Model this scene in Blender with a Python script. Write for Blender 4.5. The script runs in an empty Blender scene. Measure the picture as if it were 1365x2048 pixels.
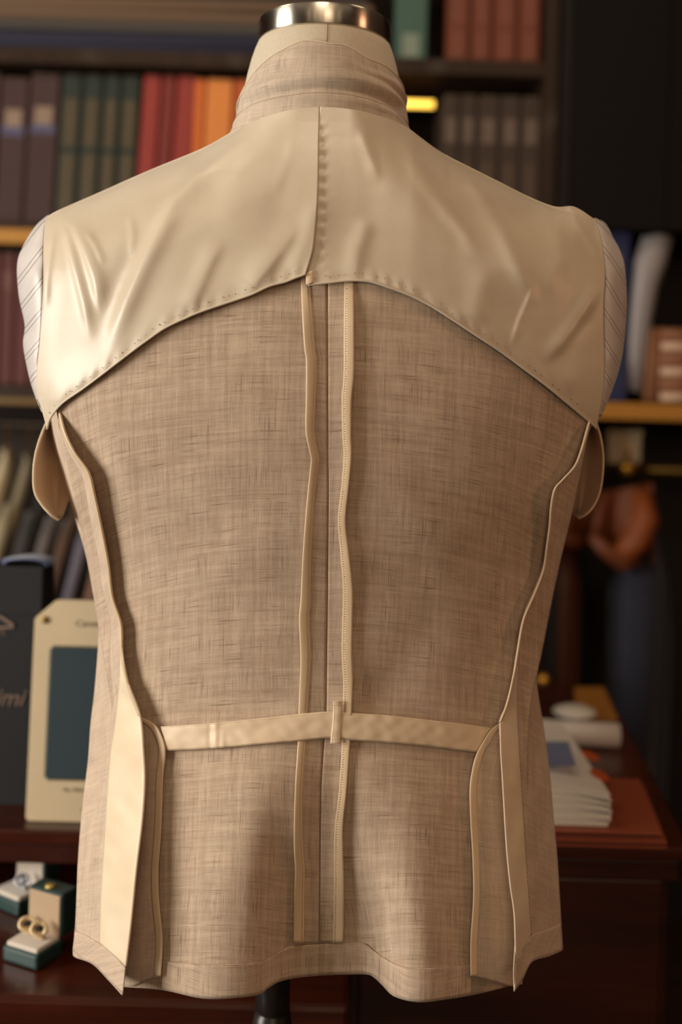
import bpy, bmesh, math, random
import numpy as np
from mathutils import Vector, Matrix

random.seed(7); rng = np.random.default_rng(7)
SC = bpy.context.scene
COL = SC.collection
R = math.radians
# ------------------------------------------------------------------ camera
F = 2214.0; CX = 682.5; CY = 800.0; H = 1.25; ROLL = 0.028
cr, sr = math.cos(ROLL), math.sin(ROLL)
cd = bpy.data.cameras.new('camera'); cam = bpy.data.objects.new('camera', cd); COL.objects.link(cam)
cd.sensor_fit = 'VERTICAL'; cd.sensor_height = 36; cd.lens = F / 2048 * 36
cd.shift_x = 0.0; cd.shift_y = -(1024 - CY) / 2048
cd.dof.use_dof = True; cd.dof.focus_distance = 0.965; cd.dof.aperture_fstop = cd.lens / 17.0
cd.clip_start = 0.05
cam.matrix_world = Matrix(((cr, -sr, 0, 0), (0, 0, -1, 0), (sr, cr, 0, H), (0, 0, 0, 1)))
SC.camera = cam
# ------------------------------------------------------------------ world, lights, exposure
W = bpy.data.worlds.new('world'); SC.world = W; W.use_nodes = True
W.node_tree.nodes['Background'].inputs[0].default_value = (1.0, 0.72, 0.48, 1)
W.node_tree.nodes['Background'].inputs[1].default_value = 0.06
SC.view_settings.view_transform = 'Standard'; SC.view_settings.look = 'None'
SC.view_settings.gamma = 1; SC.view_settings.use_curve_mapping = False
SC.view_settings.exposure = 0.0

def area(name, loc, target, sx, sy, power, col):
    l = bpy.data.lights.new(name, 'AREA'); l.shape = 'RECTANGLE'; l.size = sx; l.size_y = sy
    l.energy = power; l.color = col
    o = bpy.data.objects.new(name, l); COL.objects.link(o); o.location = loc
    o.rotation_euler = (Vector(target) - Vector(loc)).to_track_quat('-Z', 'Y').to_euler()
    return o
area('window_light', (-2.15, 0.30, 1.30), (0.0, 1.0, 1.05), 0.9, 1.1, 62, (1.0, 0.93, 0.83))
area('warm_lamp', (1.7, 0.3, 1.5), (0.1, 1.0, 1.0), 0.3, 0.4, 4.0, (1.0, 0.50, 0.28))  # unseen fill added at right to warm the dim facing
area('ceiling_spot', (-0.10, 0.30, 2.60), (0.0, 1.0, 1.3), 0.30, 0.30, 5.0, (1.0, 0.80, 0.58))
area('room_lamp', (0.3, -1.7, 1.9), (0.0, 1.0, 1.1), 0.5, 0.8, 7.0, (1.0, 0.72, 0.50))  # added fill from behind the camera, no visible source
area('shelf_spot_left', (-0.7, 1.45, 2.72), (-0.55, 2.4, 1.6), 0.25, 0.2, 3.6, (1.0, 0.78, 0.55))
area('shelf_spot_right', (0.45, 1.45, 2.72), (0.55, 2.4, 1.5), 0.25, 0.2, 1.8, (1.0, 0.78, 0.55))

# ------------------------------------------------------------------ projection helpers
def PX(px, py, d):
    px = np.asarray(px, float); py = np.asarray(py, float); d = np.asarray(d, float)
    u = (px - CX) / F; v = (CY - py) / F
    return np.stack([(u * cr - v * sr) * d, d + 0 * u, H + (u * sr + v * cr) * d], -1)
def P(px, py, d): return Vector(PX(px, py, d).tolist())
def Q(px, py, z):
    u = (px - CX) / F; v = (CY - py) / F
    d = (z - H) / (u * sr + v * cr)
    return P(px, py, d)
def XZ(px, py, y):
    p = P(px, py, y); return p.x, p.z

# ------------------------------------------------------------------ materials
def s2l(c):
    if isinstance(c, str):
        c = [int(c[i:i + 2], 16) / 255 for i in (0, 2, 4)]
    return tuple(((x / 12.92) if x <= .04045 else ((x + .055) / 1.055) ** 2.4) for x in c)
MATS = {}
class NT:
    def __init__(s, name):
        s.m = bpy.data.materials.new(name); s.m.use_nodes = True; s.t = s.m.node_tree
        s.b = s.t.nodes['Principled BSDF']
    def n(s, typ, **kw):
        x = s.t.nodes.new(typ)
        for k, v in kw.items():
            if k.startswith('i_'):
                key = k[2:]; key = int(key) if key.isdigit() else key.replace('_', ' ')
                x.inputs[key].default_value = v
            else: setattr(x, k, v)
        return x
    def l(s, a, b): s.t.links.new(a, b)
    def math(s, op, a, b=None, clamp=False):
        x = s.n('ShaderNodeMath', operation=op); x.use_clamp = clamp
        for i, q in enumerate((a, b)):
            if q is None: continue
            if isinstance(q, (int, float)): x.inputs[i].default_value = q
            else: s.l(q, x.inputs[i])
        return x.outputs[0]
    def mix(s, f, a, b, mode='MIX'):
        x = s.n('ShaderNodeMix', data_type='RGBA', blend_type=mode)
        for i, q in ((0, f), (6, a), (7, b)):
            if isinstance(q, (int, float)): x.inputs[i].default_value = q
            elif isinstance(q, tuple): x.inputs[i].default_value = (*q[:3], 1)
            else: s.l(q, x.inputs[i])
        return x.outputs[2]
    def ramp(s, f, a, b):
        x = s.n('ShaderNodeMapRange'); x.inputs[1].default_value = a; x.inputs[2].default_value = b
        s.l(f, x.inputs[0]); return x.outputs[0]
    def noise(s, vec, scale=1.0, detail=2.0, rough=.5, mul=None, off=None):
        mp = s.n('ShaderNodeMapping'); s.l(vec, mp.inputs[0])
        if mul: mp.inputs[3].default_value = mul
        if off: mp.inputs[1].default_value = off
        x = s.n('ShaderNodeTexNoise'); x.inputs['Scale'].default_value = scale
        x.inputs['Detail'].default_value = detail; x.inputs['Roughness'].default_value = rough
        s.l(mp.outputs[0], x.inputs[0]); return x.outputs[0]

def plain(name, col, rough=.5, metal=0.0, var=.12, nscale=40.0, bump=0.0, bscale=400.0, emit=None, sheen=0.0, coat=0.0):
    if name in MATS: return MATS[name]
    t = NT(name); c = s2l(col)
    tc = t.n('ShaderNodeTexCoord').outputs['Object']
    nz = t.noise(tc, nscale, 3)
    t.l(t.mix(nz, tuple(x * (1 - var) for x in c), tuple(min(1, x * (1 + var)) for x in c)), t.b.inputs['Base Color'])
    t.b.inputs['Roughness'].default_value = rough; t.b.inputs['Metallic'].default_value = metal
    t.b.inputs['Sheen Weight'].default_value = sheen; t.b.inputs['Coat Weight'].default_value = coat
    if bump:
        bn = t.n('ShaderNodeBump'); bn.inputs['Strength'].default_value = bump; bn.inputs['Distance'].default_value = .001
        t.l(t.noise(tc, bscale, 2), bn.inputs['Height']); t.l(bn.outputs[0], t.b.inputs['Normal'])
    if emit:
        t.b.inputs['Emission Color'].default_value = (*s2l(emit[0]), 1); t.b.inputs['Emission Strength'].default_value = emit[1]
    MATS[name] = t.m; return t.m

def linen(name, base, dark, light, contrast=1.0):
    t = NT(name); uv = t.n('ShaderNodeTexCoord').outputs['UV']
    sep = t.n('ShaderNodeSeparateXYZ'); t.l(uv, sep.inputs[0]); u, v = sep.outputs[0], sep.outputs[1]
    # yarn runs: fine streaks across and along the cloth
    wv = t.noise(uv, 1, 2, .6, mul=(1500, 50, 1)); wh = t.noise(uv, 1, 2, .6, mul=(45, 1400, 1), off=(3.1, 7.7, 0))
    bv = t.noise(uv, 1, 2, .5, mul=(230, 9, 1)); bh = t.noise(uv, 1, 2, .5, mul=(9, 210, 1), off=(9, 2, 0))
    yarn = t.math('ADD', t.math('MULTIPLY', wv, .5), t.math('MULTIPLY', wh, .5))
    col = t.mix(t.ramp(yarn, .36, .64), tuple(x * .84 for x in base), tuple(min(1, x * 1.13) for x in base))
    band = t.math('ADD', t.math('MULTIPLY', bv, .5), t.math('MULTIPLY', bh, .5))
    col = t.mix(t.math('MULTIPLY', t.ramp(band, .56, .38), .34 * contrast), col, dark)
    col = t.mix(t.math('MULTIPLY', t.ramp(band, .52, .66), .26 * contrast), col, light)
    # dark slubs
    gate = t.ramp(t.noise(uv, 1, 1, .5, mul=(130, 40, 1), off=(5, 5, 0)), .42, .60)
    sv = t.math('MULTIPLY', t.ramp(wv, .60, .72), gate)
    gate2 = t.ramp(t.noise(uv, 1, 1, .5, mul=(40, 130, 1), off=(1, 15, 0)), .42, .60)
    sh = t.math('MULTIPLY', t.ramp(wh, .60, .72), gate2)
    slub = t.math('MULTIPLY', t.math('MAXIMUM', sv, sh), .75 * contrast)
    # beading of slubs by the crossing yarns
    bead = t.math('ADD', .55, t.math('MULTIPLY', t.math('SINE', t.math('MULTIPLY', t.math('ADD', u, v), 3200.)), .45))
    slub = t.math('MULTIPLY', slub, bead)
    s1 = t.noise(uv, 1, 1, .4, mul=(950, 30, 1), off=(31, 4, 0)); s2 = t.noise(uv, 1, 1, .4, mul=(27, 900, 1), off=(2, 44, 0))
    sg = t.math('ADD', .25, t.math('MULTIPLY', t.ramp(t.noise(uv, 1, 2, .6, mul=(35, 35, 1), off=(8, 8, 0)), .40, .68), .75))
    col = t.mix(t.math('MULTIPLY', t.math('MAXIMUM', t.ramp(s1, .61, .72), t.ramp(s2, .61, .72)), t.math('MULTIPLY', sg, min(.9, .75 * contrast))), col, tuple(x * .62 for x in dark))
    col = t.mix(t.math('MULTIPLY', t.math('MAXIMUM', t.ramp(s1, .36, .27), t.ramp(s2, .36, .27)), .35 * contrast), col, light)
    col = t.mix(slub, col, tuple(x * .34 for x in dark))
    # herringbone
    zz = t.math('PINGPONG', u, .0062)
    ph = t.math('SINE', t.math('MULTIPLY', t.math('ADD', v, zz), 2 * math.pi / .00165))
    hb = t.math('MULTIPLY', ph, .5)
    vis = t.math('MULTIPLY', t.ramp(t.noise(uv, 1, 2, .5, mul=(60, 45, 1), off=(20, 3, 0)), .38, .66), .30)
    hv = t.math('MULTIPLY', t.math('ADD', hb, .5), vis)
    col = t.mix(hv, col, tuple(x * .45 for x in base))
    t.l(col, t.b.inputs['Base Color'])
    t.b.inputs['Roughness'].default_value = .9; t.b.inputs['Sheen Weight'].default_value = .15; t.b.inputs['Specular IOR Level'].default_value = .15
    bn = t.n('ShaderNodeBump'); bn.inputs['Strength'].default_value = .45; bn.inputs['Distance'].default_value = .0006
    t.l(t.math('ADD', yarn, t.math('MULTIPLY', hv, -.8)), bn.inputs['Height']); t.l(bn.outputs[0], t.b.inputs['Normal'])
    MATS[name] = t.m; return t.m

def silk(name, c1, c2, rough=.42, stripes=None, warp=None):
    t = NT(name); uv = t.n('ShaderNodeTexCoord').outputs['UV']
    big = t.noise(uv, 14, 2, .5); th = t.noise(uv, 1, 2, .5, mul=(1800, 60, 1)); th2 = t.noise(uv, 1, 2, .5, mul=(60, 1800, 1))
    col = t.mix(t.ramp(big, .35, .65), c1, c2)
    col = t.mix(t.math('MULTIPLY', t.math('ADD', th, th2), .12), col, tuple(x * .7 for x in c1))
    if stripes:
        sep = t.n('ShaderNodeSeparateXYZ'); t.l(uv, sep.inputs[0])
        a = sep.outputs[2 if stripes == 'z' else 0]
        pos = t.math('PINGPONG', a, .5)                       # pairs of lines, one pair per unit
        m = t.math('LESS_THAN', t.math('ABSOLUTE', t.math('SUBTRACT', pos, .10)), .016)
        col = t.mix(t.math('MULTIPLY', m, .85), col, s2l('4a4441'))
    t.l(col, t.b.inputs['Base Color']); t.b.inputs['Roughness'].default_value = rough
    t.b.inputs['Sheen Weight'].default_value = .2; t.b.inputs['Specular IOR Level'].default_value = .45
    bn = t.n('ShaderNodeBump'); bn.inputs['Strength'].default_value = .12; bn.inputs['Distance'].default_value = .0004
    t.l(t.math('ADD', th, th2), bn.inputs['Height']); t.l(bn.outputs[0], t.b.inputs['Normal'])
    MATS[name] = t.m; return t.m

def wood(name, c1, c2, rough=.28, axis=(2.5, 30, 30)):
    t = NT(name); tc = t.n('ShaderNodeTexCoord').outputs['Object']
    g = t.noise(tc, 1, 4, .6, mul=axis); g2 = t.noise(tc, 1, 3, .6, mul=tuple(a * 5 for a in axis))
    col = t.mix(t.ramp(t.math('ADD', t.math('MULTIPLY', g, .7), t.math('MULTIPLY', g2, .3)), .35, .65), s2l(c1), s2l(c2))
    t.l(col, t.b.inputs['Base Color']); t.b.inputs['Roughness'].default_value = rough
    t.b.inputs['Coat Weight'].default_value = .15
    MATS[name] = t.m; return t.m

LB = (0.54, 0.41, 0.30); LD = (0.33, 0.215, 0.14); LL = (0.70, 0.55, 0.40)
m_linen = linen('linen_inside', LB, LD, LL, 1.15)
m_linen2 = linen('linen_face', (0.60, 0.465, 0.35), LD, LL, .7)
m_collar = linen('linen_collar', (0.56, 0.46, 0.36), (0.30, 0.235, 0.19), LL, .9)
m_lining = silk('cream_lining', (0.58, 0.485, 0.36), (0.65, 0.555, 0.42), .36)
m_face = silk('facing_silk', (0.80, 0.64, 0.44), (0.86, 0.72, 0.52), .4)
m_bind = silk('binding_silk', (0.66, 0.49, 0.31), (0.72, 0.55, 0.36), .42)
m_tape = silk('tape_silk', (0.70, 0.535, 0.36), (0.76, 0.59, 0.41), .45)
m_shield = silk('shield_silk', (0.62, 0.42, 0.25), (0.70, 0.49, 0.31), .5)
m_stripe = silk('striped_sleeve_lining', (0.62, 0.57, 0.54), (0.68, 0.63, 0.60), .38, stripes='x')
m_canvas = plain('dummy_canvas', 'c9bca6', .85, var=.10, nscale=300, bump=.5, bscale=1500, sheen=.2)
m_stitch = plain('stitch_thread', '8f7d68', .8)
m_seamline = plain('seam_thread', '6b5544', .9)
m_chrome = plain('brushed_chrome', 'e0dacc', .30, 1.0, var=.05, nscale=8)
_b = m_chrome.node_tree.nodes['Principled BSDF']; _b.inputs['Anisotropic'].default_value = .92; _b.inputs['Anisotropic Rotation'].default_value = .25
_t = m_chrome.node_tree.nodes.new('ShaderNodeTangent'); _t.direction_type = 'RADIAL'; _t.axis = 'Z'; m_chrome.node_tree.links.new(_t.outputs[0], _b.inputs['Tangent'])
m_brass = plain('brass', 'c08a30', .3, 1.0, var=.1)
m_brasstrim = plain('brass_trim', 'a9762c', .5, .3, var=.08)
m_pole = plain('dark_painted_wood', '221e1b', .35, var=.15)
m_mahog = wood('mahogany', '2c0f07', '481a0b', .30)
m_mahog2 = wood('mahogany_front', '240d06', '3a150a', .36)
m_case = wood('dark_oak_case', '2b1e16', '38291e', .5, (20, 20, 2.5))
m_black = plain('black_laminate', '1c1816', .5)
for _m in (m_case, m_black): _m.node_tree.nodes['Principled BSDF'].inputs['Specular IOR Level'].default_value = .15
m_wall = plain('wall_paint', '4a3324', .8, var=.06)
m_floor = wood('floor_wood', '2a1a10', '3a2416', .4)
m_ceil = plain('ceiling_paint', '8a8074', .9, var=.04)

# ------------------------------------------------------------------ object helpers
def link(o, parent=None):
    COL.objects.link(o)
    if parent is not None: o.parent = parent
    return o
def mesh_obj(name, verts, faces, mat, parent=None, uvs=None, smooth=True, solid=0.0, mats=None, fmat=None):
    me = bpy.data.meshes.new(name); me.from_pydata([tuple(map(float, v)) for v in verts], [], faces); me.update()
    if uvs is not None:
        ul = me.uv_layers.new(name='UVMap'); vi = np.empty(len(me.loops), np.int32); me.loops.foreach_get('vertex_index', vi)
        ul.data.foreach_set('uv', np.asarray(uvs, np.float32)[vi].ravel())
    for m in ([mat] if mats is None else mats): me.materials.append(m)
    if fmat is not None: me.polygons.foreach_set('material_index', fmat)
    if smooth: me.polygons.foreach_set('use_smooth', [True] * len(me.polygons))
    o = bpy.data.objects.new(name, me); link(o, parent)
    if parent is not None and parent.type == 'EMPTY': o.matrix_parent_inverse = parent.matrix_basis.inverted()
    if solid:
        md = o.modifiers.new('thickness', 'SOLIDIFY'); md.thickness = solid; md.offset = 0
    return o
def grid_obj(name, G, mat, parent=None, uv=None, solid=0.0, closed=False):
    n, m = G.shape[:2]; V = G.reshape(-1, 3)
    f = [(i * m + j, i * m + j + 1, (i + 1) * m + j + 1, (i + 1) * m + j) for i in range(n - 1) for j in range(m - 1)]
    if closed: f += [(i * m + m - 1, i * m, (i + 1) * m, (i + 1) * m + m - 1) for i in range(n - 1)]
    if uv is None:
        du = np.linalg.norm(np.diff(G, axis=1), axis=2); u = np.concatenate([np.zeros((n, 1)), np.cumsum(du, 1)], 1)
        dv = np.linalg.norm(np.diff(G, axis=0), axis=2); v = np.concatenate([np.zeros((1, m)), -np.cumsum(dv, 0)], 0)
        uv = np.stack([u, v], -1)
    return mesh_obj(name, V, f, mat, parent, uv.reshape(-1, 2), True, solid)
def bm_obj(name, bm, mat, parent=None, smooth=False):
    me = bpy.data.meshes.new(name); bm.to_mesh(me); bm.free(); me.materials.append(mat)
    if smooth: me.polygons.foreach_set('use_smooth', [True] * len(me.polygons))
    o = bpy.data.objects.new(name, me); link(o, parent)
    if parent is not None and parent.type == 'EMPTY': o.matrix_parent_inverse = parent.matrix_basis.inverted()
    return o
def box(name, a, b, mat, parent=None, bev=.002, rot=None, seg=2):
    a = Vector(a); b = Vector(b); c = (a + b) / 2; s = b - a
    bm = bmesh.new(); bmesh.ops.create_cube(bm, size=1.0)
    bmesh.ops.scale(bm, vec=(abs(s.x), abs(s.y), abs(s.z)), verts=bm.verts)
    if bev: bmesh.ops.bevel(bm, geom=bm.edges[:], offset=min(bev, min(abs(s.x), abs(s.y), abs(s.z)) * .45), segments=seg, affect='EDGES', profile=.6)
    if rot: bmesh.ops.rotate(bm, matrix=rot, verts=bm.verts)
    bmesh.ops.translate(bm, vec=c, verts=bm.verts)
    return bm_obj(name, bm, mat, parent, False)
def tube(name, pts, rad, mat, parent=None, n=16, caps=True):
    pts = [Vector(p) for p in pts]; rad = rad if isinstance(rad, (list, tuple)) else [rad] * len(pts)
    V, Fc = [], []
    up0 = None
    for i, p in enumerate(pts):
        t = (pts[min(i + 1, len(pts) - 1)] - pts[max(i - 1, 0)]).normalized()
        if up0 is None: up0 = Vector((0, 0, 1)) if abs(t.z) < .9 else Vector((1, 0, 0))
        a = t.cross(up0).normalized(); b = t.cross(a).normalized()
        for k in range(n):
            q = 2 * math.pi * k / n; V.append(p + (a * math.cos(q) + b * math.sin(q)) * rad[i])
    for i in range(len(pts) - 1):
        for k in range(n): Fc.append((i * n + k, i * n + (k + 1) % n, (i + 1) * n + (k + 1) % n, (i + 1) * n + k))
    if caps: Fc += [tuple(range(n))[::-1], tuple(range((len(pts) - 1) * n, len(pts) * n))]
    return mesh_obj(name, V, Fc, mat, parent)
def lathe(name, prof, c, mat, parent=None, n=64, sy=1.0, tilt=None):
    V, Fc = [], []
    for (r, z) in prof:
        for k in range(n):
            q = 2 * math.pi * k / n; V.append((c[0] + r * math.cos(q), c[1] + r * sy * math.sin(q), z))
    for i in range(len(prof) - 1):
        for k in range(n): Fc.append((i * n + k, i * n + (k + 1) % n, (i + 1) * n + (k + 1) % n, (i + 1) * n + k))
    Fc += [tuple(range(n))[::-1], tuple(range((len(prof) - 1) * n, len(prof) * n))]
    return mesh_obj(name, V, Fc, mat, parent)
def tag(o, label=None, cat=None, group=None, kind=None):
    if label: o['label'] = label
    if cat: o['category'] = cat
    if group: o['group'] = group
    if kind: o['kind'] = kind
    return o
def thing(name, label, cat, loc=(0, 0, 0), group=None):
    o = bpy.data.objects.new(name, None); COL.objects.link(o); o.location = loc; o.empty_display_size = .05
    bpy.context.view_layer.update
    return tag(o, label, cat, group)

# ------------------------------------------------------------------ the room
tag(box('floor', (-3, -3, -.1), (3, 3.1, 0), m_floor, bev=0), kind='structure')
tag(box('ceiling', (-3, -3, 2.9), (3, 3.1, 3.0), m_ceil, bev=0), kind='structure')
tag(box('wall_back', (-3, 2.75, 0), (3, 2.85, 2.9), m_wall, bev=0), kind='structure')
tag(box('wall_left', (-2.6, -3, 0), (-2.5, 2.75, 2.9), m_wall, bev=0), kind='structure')
tag(box('wall_right', (2.5, -3, 0), (2.6, 2.75, 2.9), m_wall, bev=0), kind='structure')

tag(box('wall_front', (-2.5, -3.1, 0), (2.5, -3.0, 2.9), m_wall, bev=0), kind='structure')
m_glow_panel = plain('daylit_window_pane', 'e8e4da', .3, emit=('ffdcb0', 0.9)); m_wf = plain('window_frame_paint', '2a221d', .5)  # glowing panels added behind the camera for cap reflections and fill
for i, xw in enumerate((-1.9, -1.1, -.45, .10, .95, 1.8)):
    w_ = box('window_%d' % (i + 1), (xw - .17, -2.995, .9), (xw + .17, -2.985, 2.84), m_glow_panel, bev=0); tag(w_, kind='structure')
    for a, b in (((xw - .20, -2.999, .86), (xw - .165, -2.96, 2.87)), ((xw + .165, -2.999, .86), (xw + .20, -2.96, 2.87)), ((xw - .165, -2.999, 2.83), (xw + .165, -2.96, 2.87)), ((xw - .165, -2.999, .86), (xw + .165, -2.96, .90)), ((xw - .165, -2.999, 1.7), (xw + .165, -2.97, 1.73))):
        box('window_bar', a, b, m_wf, w_, .003)

for i, xw in enumerate((-1.25, -.55, -.12, .42, 1.15)):  # emissive strips added overhead to streak the neck cap's reflection
    cl_ = thing('ceiling_light', ['leftmost', 'second from left', 'middle', 'fourth from left', 'rightmost'][i] + ' of the long ceiling lights running over the shop floor', 'lamp', (xw, -1.2, 2.86), 'ceiling light strips')
    box('housing', (xw - .04, -2.6, 2.87), (xw + .04, .1, 2.8999), m_wf, cl_, .003)
    box('diffuser', (xw - .03, -2.58, 2.862), (xw + .03, .08, 2.872), plain('strip_diffuser', 'f4ead8', .4, emit=('ffe6c4', 2.6)), cl_, .003)

# ------------------------------------------------------------------ cloth geometry in depth
CXB = 652.0
def itp(x, tab):
    a = np.array(tab, float); return np.interp(x, a[:, 0], a[:, 1])
def sm(x, a, b):
    t = np.clip((x - a) / (b - a), 0, 1); return t * t * (3 - 2 * t)
RIDGE = [(80, 445), (100, 432), (120, 420), (200, 385), (300, 340), (400, 300), (465, 265), (500, 245), (560, 222), (638, 213),
         (700, 218), (770, 235), (825, 262), (850, 280), (900, 315), (950, 340), (1000, 365), (1060, 395), (1110, 415), (1150, 424), (1190, 445)]
def smooth_tab(tab, x, w=18):
    return sum(itp(x + o, tab) for o in (-w, -w / 2, 0, w / 2, w)) / 5
def D0(px, py):
    px = np.asarray(px, float); py = np.asarray(py, float)
    c = smooth_tab([(80, .975), (213, .972), (300, .955), (450, .935), (600, .926), (800, .930), (1000, .946), (1200, .965), (1430, .975), (1600, .962), (1800, .95), (2000, .945)], py, 60)
    w = smooth_tab([(200, 660), (430, 690), (600, 665), (800, 640), (900, 600), (1000, 555), (1100, 500), (1250, 478), (1450, 492), (1700, 508), (2000, 520)], py, 40)
    t = np.clip(np.abs(px - CXB) / w, 0, .992)
    d = c + .13 * (1 - np.sqrt(1 - t ** 2.2))
    r = py - itp(px, RIDGE); h = np.clip(1 - r / 170, 0, .99)
    amp = .075 * sm(np.abs(px - 648), 50, 230) * (1 - .45 * sm(np.abs(px - 648), 380, 560))
    return d + amp * (1 - np.sqrt(1 - h ** 2)) * (py < 900)
_ns = [(rng.uniform(0, 2 * math.pi), rng.uniform(0, 2 * math.pi), rng.uniform(.7, 1.5)) for _ in range(40)]
def wob(px, py, lam, seed=0, ax=1.0, ay=1.0):
    s = 0
    for k in range(8):
        a, ph, f = _ns[(seed * 7 + k * 3) % 40]
        s = s + np.sin(2 * math.pi * f / lam * (px * math.cos(a) * ax + py * math.sin(a) * ay) + ph + seed)
    return s / 4
def fold(px, py, pts, wl, wr, h, taper=.35, pw=2.0):
    """raised fold along a polyline; wl/wr: widths on its left/right, h metres towards the viewer"""
    pts = np.array(pts, float); out_d = np.full(px.shape, 1e9); sgn = np.zeros(px.shape); T = np.zeros(px.shape)
    L = np.concatenate([[0], np.cumsum(np.linalg.norm(np.diff(pts, axis=0), axis=1))])
    for i in range(len(pts) - 1):
        a, b = pts[i], pts[i + 1]; ab = b - a; l2 = (ab ** 2).sum()
        t = np.clip(((px - a[0]) * ab[0] + (py - a[1]) * ab[1]) / l2, 0, 1)
        dx = px - a[0] - t * ab[0]; dy = py - a[1] - t * ab[1]; dd = np.hypot(dx, dy)
        s = np.sign(ab[1] * dx - ab[0] * dy)
        m = dd < out_d; out_d = np.where(m, dd, out_d); sgn = np.where(m, s, sgn); T = np.where(m, (L[i] + t * math.sqrt(l2)) / L[-1], T)
    w = np.where(sgn > 0, wr, wl)
    env = np.clip(np.minimum(T, 1 - T) / taper, 0, 1); env = env * env * (3 - 2 * env)
    return h * env * np.exp(-(out_d / w) ** pw)
HEMW = [(150, 0), (330, 0), (450, 0), (515, .006), (560, .030), (640, .040), (735, .040), (765, .026), (795, .006), (838, -.006), (900, -.004), (960, 0), (1100, 0)]
def DB(px, py):
    """the back of the coat"""
    d = D0(px, py)
    d = d + sm(py, 1480, 1960) * smooth_tab(HEMW, px, 22)
    d = d - fold(px, py, [(585, 1420), (535, 1560), (485, 1700), (440, 1850), (415, 2020), (415, 2200)], 100, 120, .0125, .25)
    d = d - fold(px, py, [(738, 1460), (740, 1600), (760, 1740), (815, 1900), (840, 2150)], 38, 120, .009, .25)
    d = d - fold(px, py, [(330, 1330), (520, 1420), (600, 1450)], 60, 60, -.003, .3)
    d = d - fold(px, py, [(900, 1200), (800, 1330), (720, 1440)], 50, 50, -.003, .3)
    d = d - fold(px, py, [(560, 980), (480, 1120), (330, 1250)], 60, 60, .0016, .3)
    d = d - fold(px, py, [(760, 900), (860, 1060), (960, 1130)], 60, 60, .0014, .3)
    d = d - fold(px, py, [(175, 760), (235, 900), (270, 1000)], 25, 40, .003, .3)
    return d + .0008 * wob(px, py, 230, 1)

def curve(pts, n):
    """Catmull-Rom through the points, n samples evenly by length"""
    p = np.array(pts, float); q = np.vstack([2 * p[0] - p[1], p, 2 * p[-1] - p[-2]]); out = []
    for i in range(1, len(q) - 2):
        for t in np.linspace(0, 1, 12, endpoint=False):
            a, b, c, d = q[i - 1], q[i], q[i + 1], q[i + 2]
            out.append(.5 * ((2 * b) + (c - a) * t + (2 * a - 5 * b + 4 * c - d) * t * t + (3 * b - a - 3 * c + d) * t ** 3))
    out.append(p[-1]); out = np.array(out)
    L = np.concatenate([[0], np.cumsum(np.linalg.norm(np.diff(out[:, :2], axis=0), axis=1))])
    s = np.linspace(0, L[-1], n); return np.stack([np.interp(s, L, out[:, k]) for k in range(out.shape[1])], -1)
def coons(top, bot, lef, rig, n, m):
    T, B, Lc, Rc = curve(top, m), curve(bot, m), curve(lef, n), curve(rig, n)
    u = np.linspace(0, 1, m)[None, :, None]; v = np.linspace(0, 1, n)[:, None, None]
    return ((1 - v) * T[None] + v * B[None] + (1 - u) * Lc[:, None] + u * Rc[:, None]
            - ((1 - u) * (1 - v) * T[0] + u * (1 - v) * T[-1] + (1 - u) * v * B[0] + u * v * B[-1]))
def ruled(A, B, n, m):
    a, b = curve(A, n), curve(B, n); s = np.linspace(0, 1, m)[None, :, None]
    return a[:, None] * (1 - s) + b[:, None] * s
def with_d(pts, fn, off=0.0):
    return [(p[0], p[1], float(fn(np.float64(p[0]), np.float64(p[1]))) + (p[2] if len(p) > 2 else 0) + off) for p in pts]
def uvw(G):
    """cloth coordinates in metres: across by run, up by height"""
    du = np.linalg.norm(np.diff(G, axis=1), axis=2); u = np.concatenate([np.zeros((G.shape[0], 1)), np.cumsum(du, 1)], 1)
    k = G.shape[1] // 2; u = u - u[:, k:k + 1] + G[:, k:k + 1, 0]
    return np.stack([u, G[..., 2] + .6 * (G[..., 1] - .95)], -1)
class Surf:
    """depth over a patch: local plane fitted to the nearest grid points"""
    def __init__(s, g): s.g = g.reshape(-1, 3)
    def __call__(s, px, py):
        px = np.asarray(px, float); py = np.asarray(py, float); o = np.empty(px.size)
        for i, (a, b) in enumerate(zip(px.ravel(), py.ravel())):
            dd = (s.g[:, 0] - a) ** 2 + (s.g[:, 1] - b) ** 2; k = np.argpartition(dd, 12)[:12]; w = np.exp(-dd[k] / 160.)+1e-6
            A = np.stack([np.ones(12), (s.g[k, 0] - a) / 10, (s.g[k, 1] - b) / 10], -1); Wt = A * w[:, None]
            o[i] = np.linalg.solve(Wt.T @ A + np.diag([0, 1e-3, 1e-3]), Wt.T @ s.g[k, 2])[0]
        return o.reshape(px.shape)
def strip(name, A, B, fn, off, mat, parent, n=80, m=5, bulge=.0012, solid=.0006, wave=0.0):
    """a ribbon between two picture curves laid over a surface fn, lifted by off, slightly rounded"""
    g = ruled([p[:2] for p in A], [p[:2] for p in B], n, m); px, py = g[..., 0], g[..., 1]
    s = np.linspace(-1, 1, m)[None, :]; d = fn(px, py) - off - bulge * (1 - s ** 2) + wave * wob(px, py, 40, 5)
    return grid_obj(name, PX(px, py, d), mat, parent, solid=solid)
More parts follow.
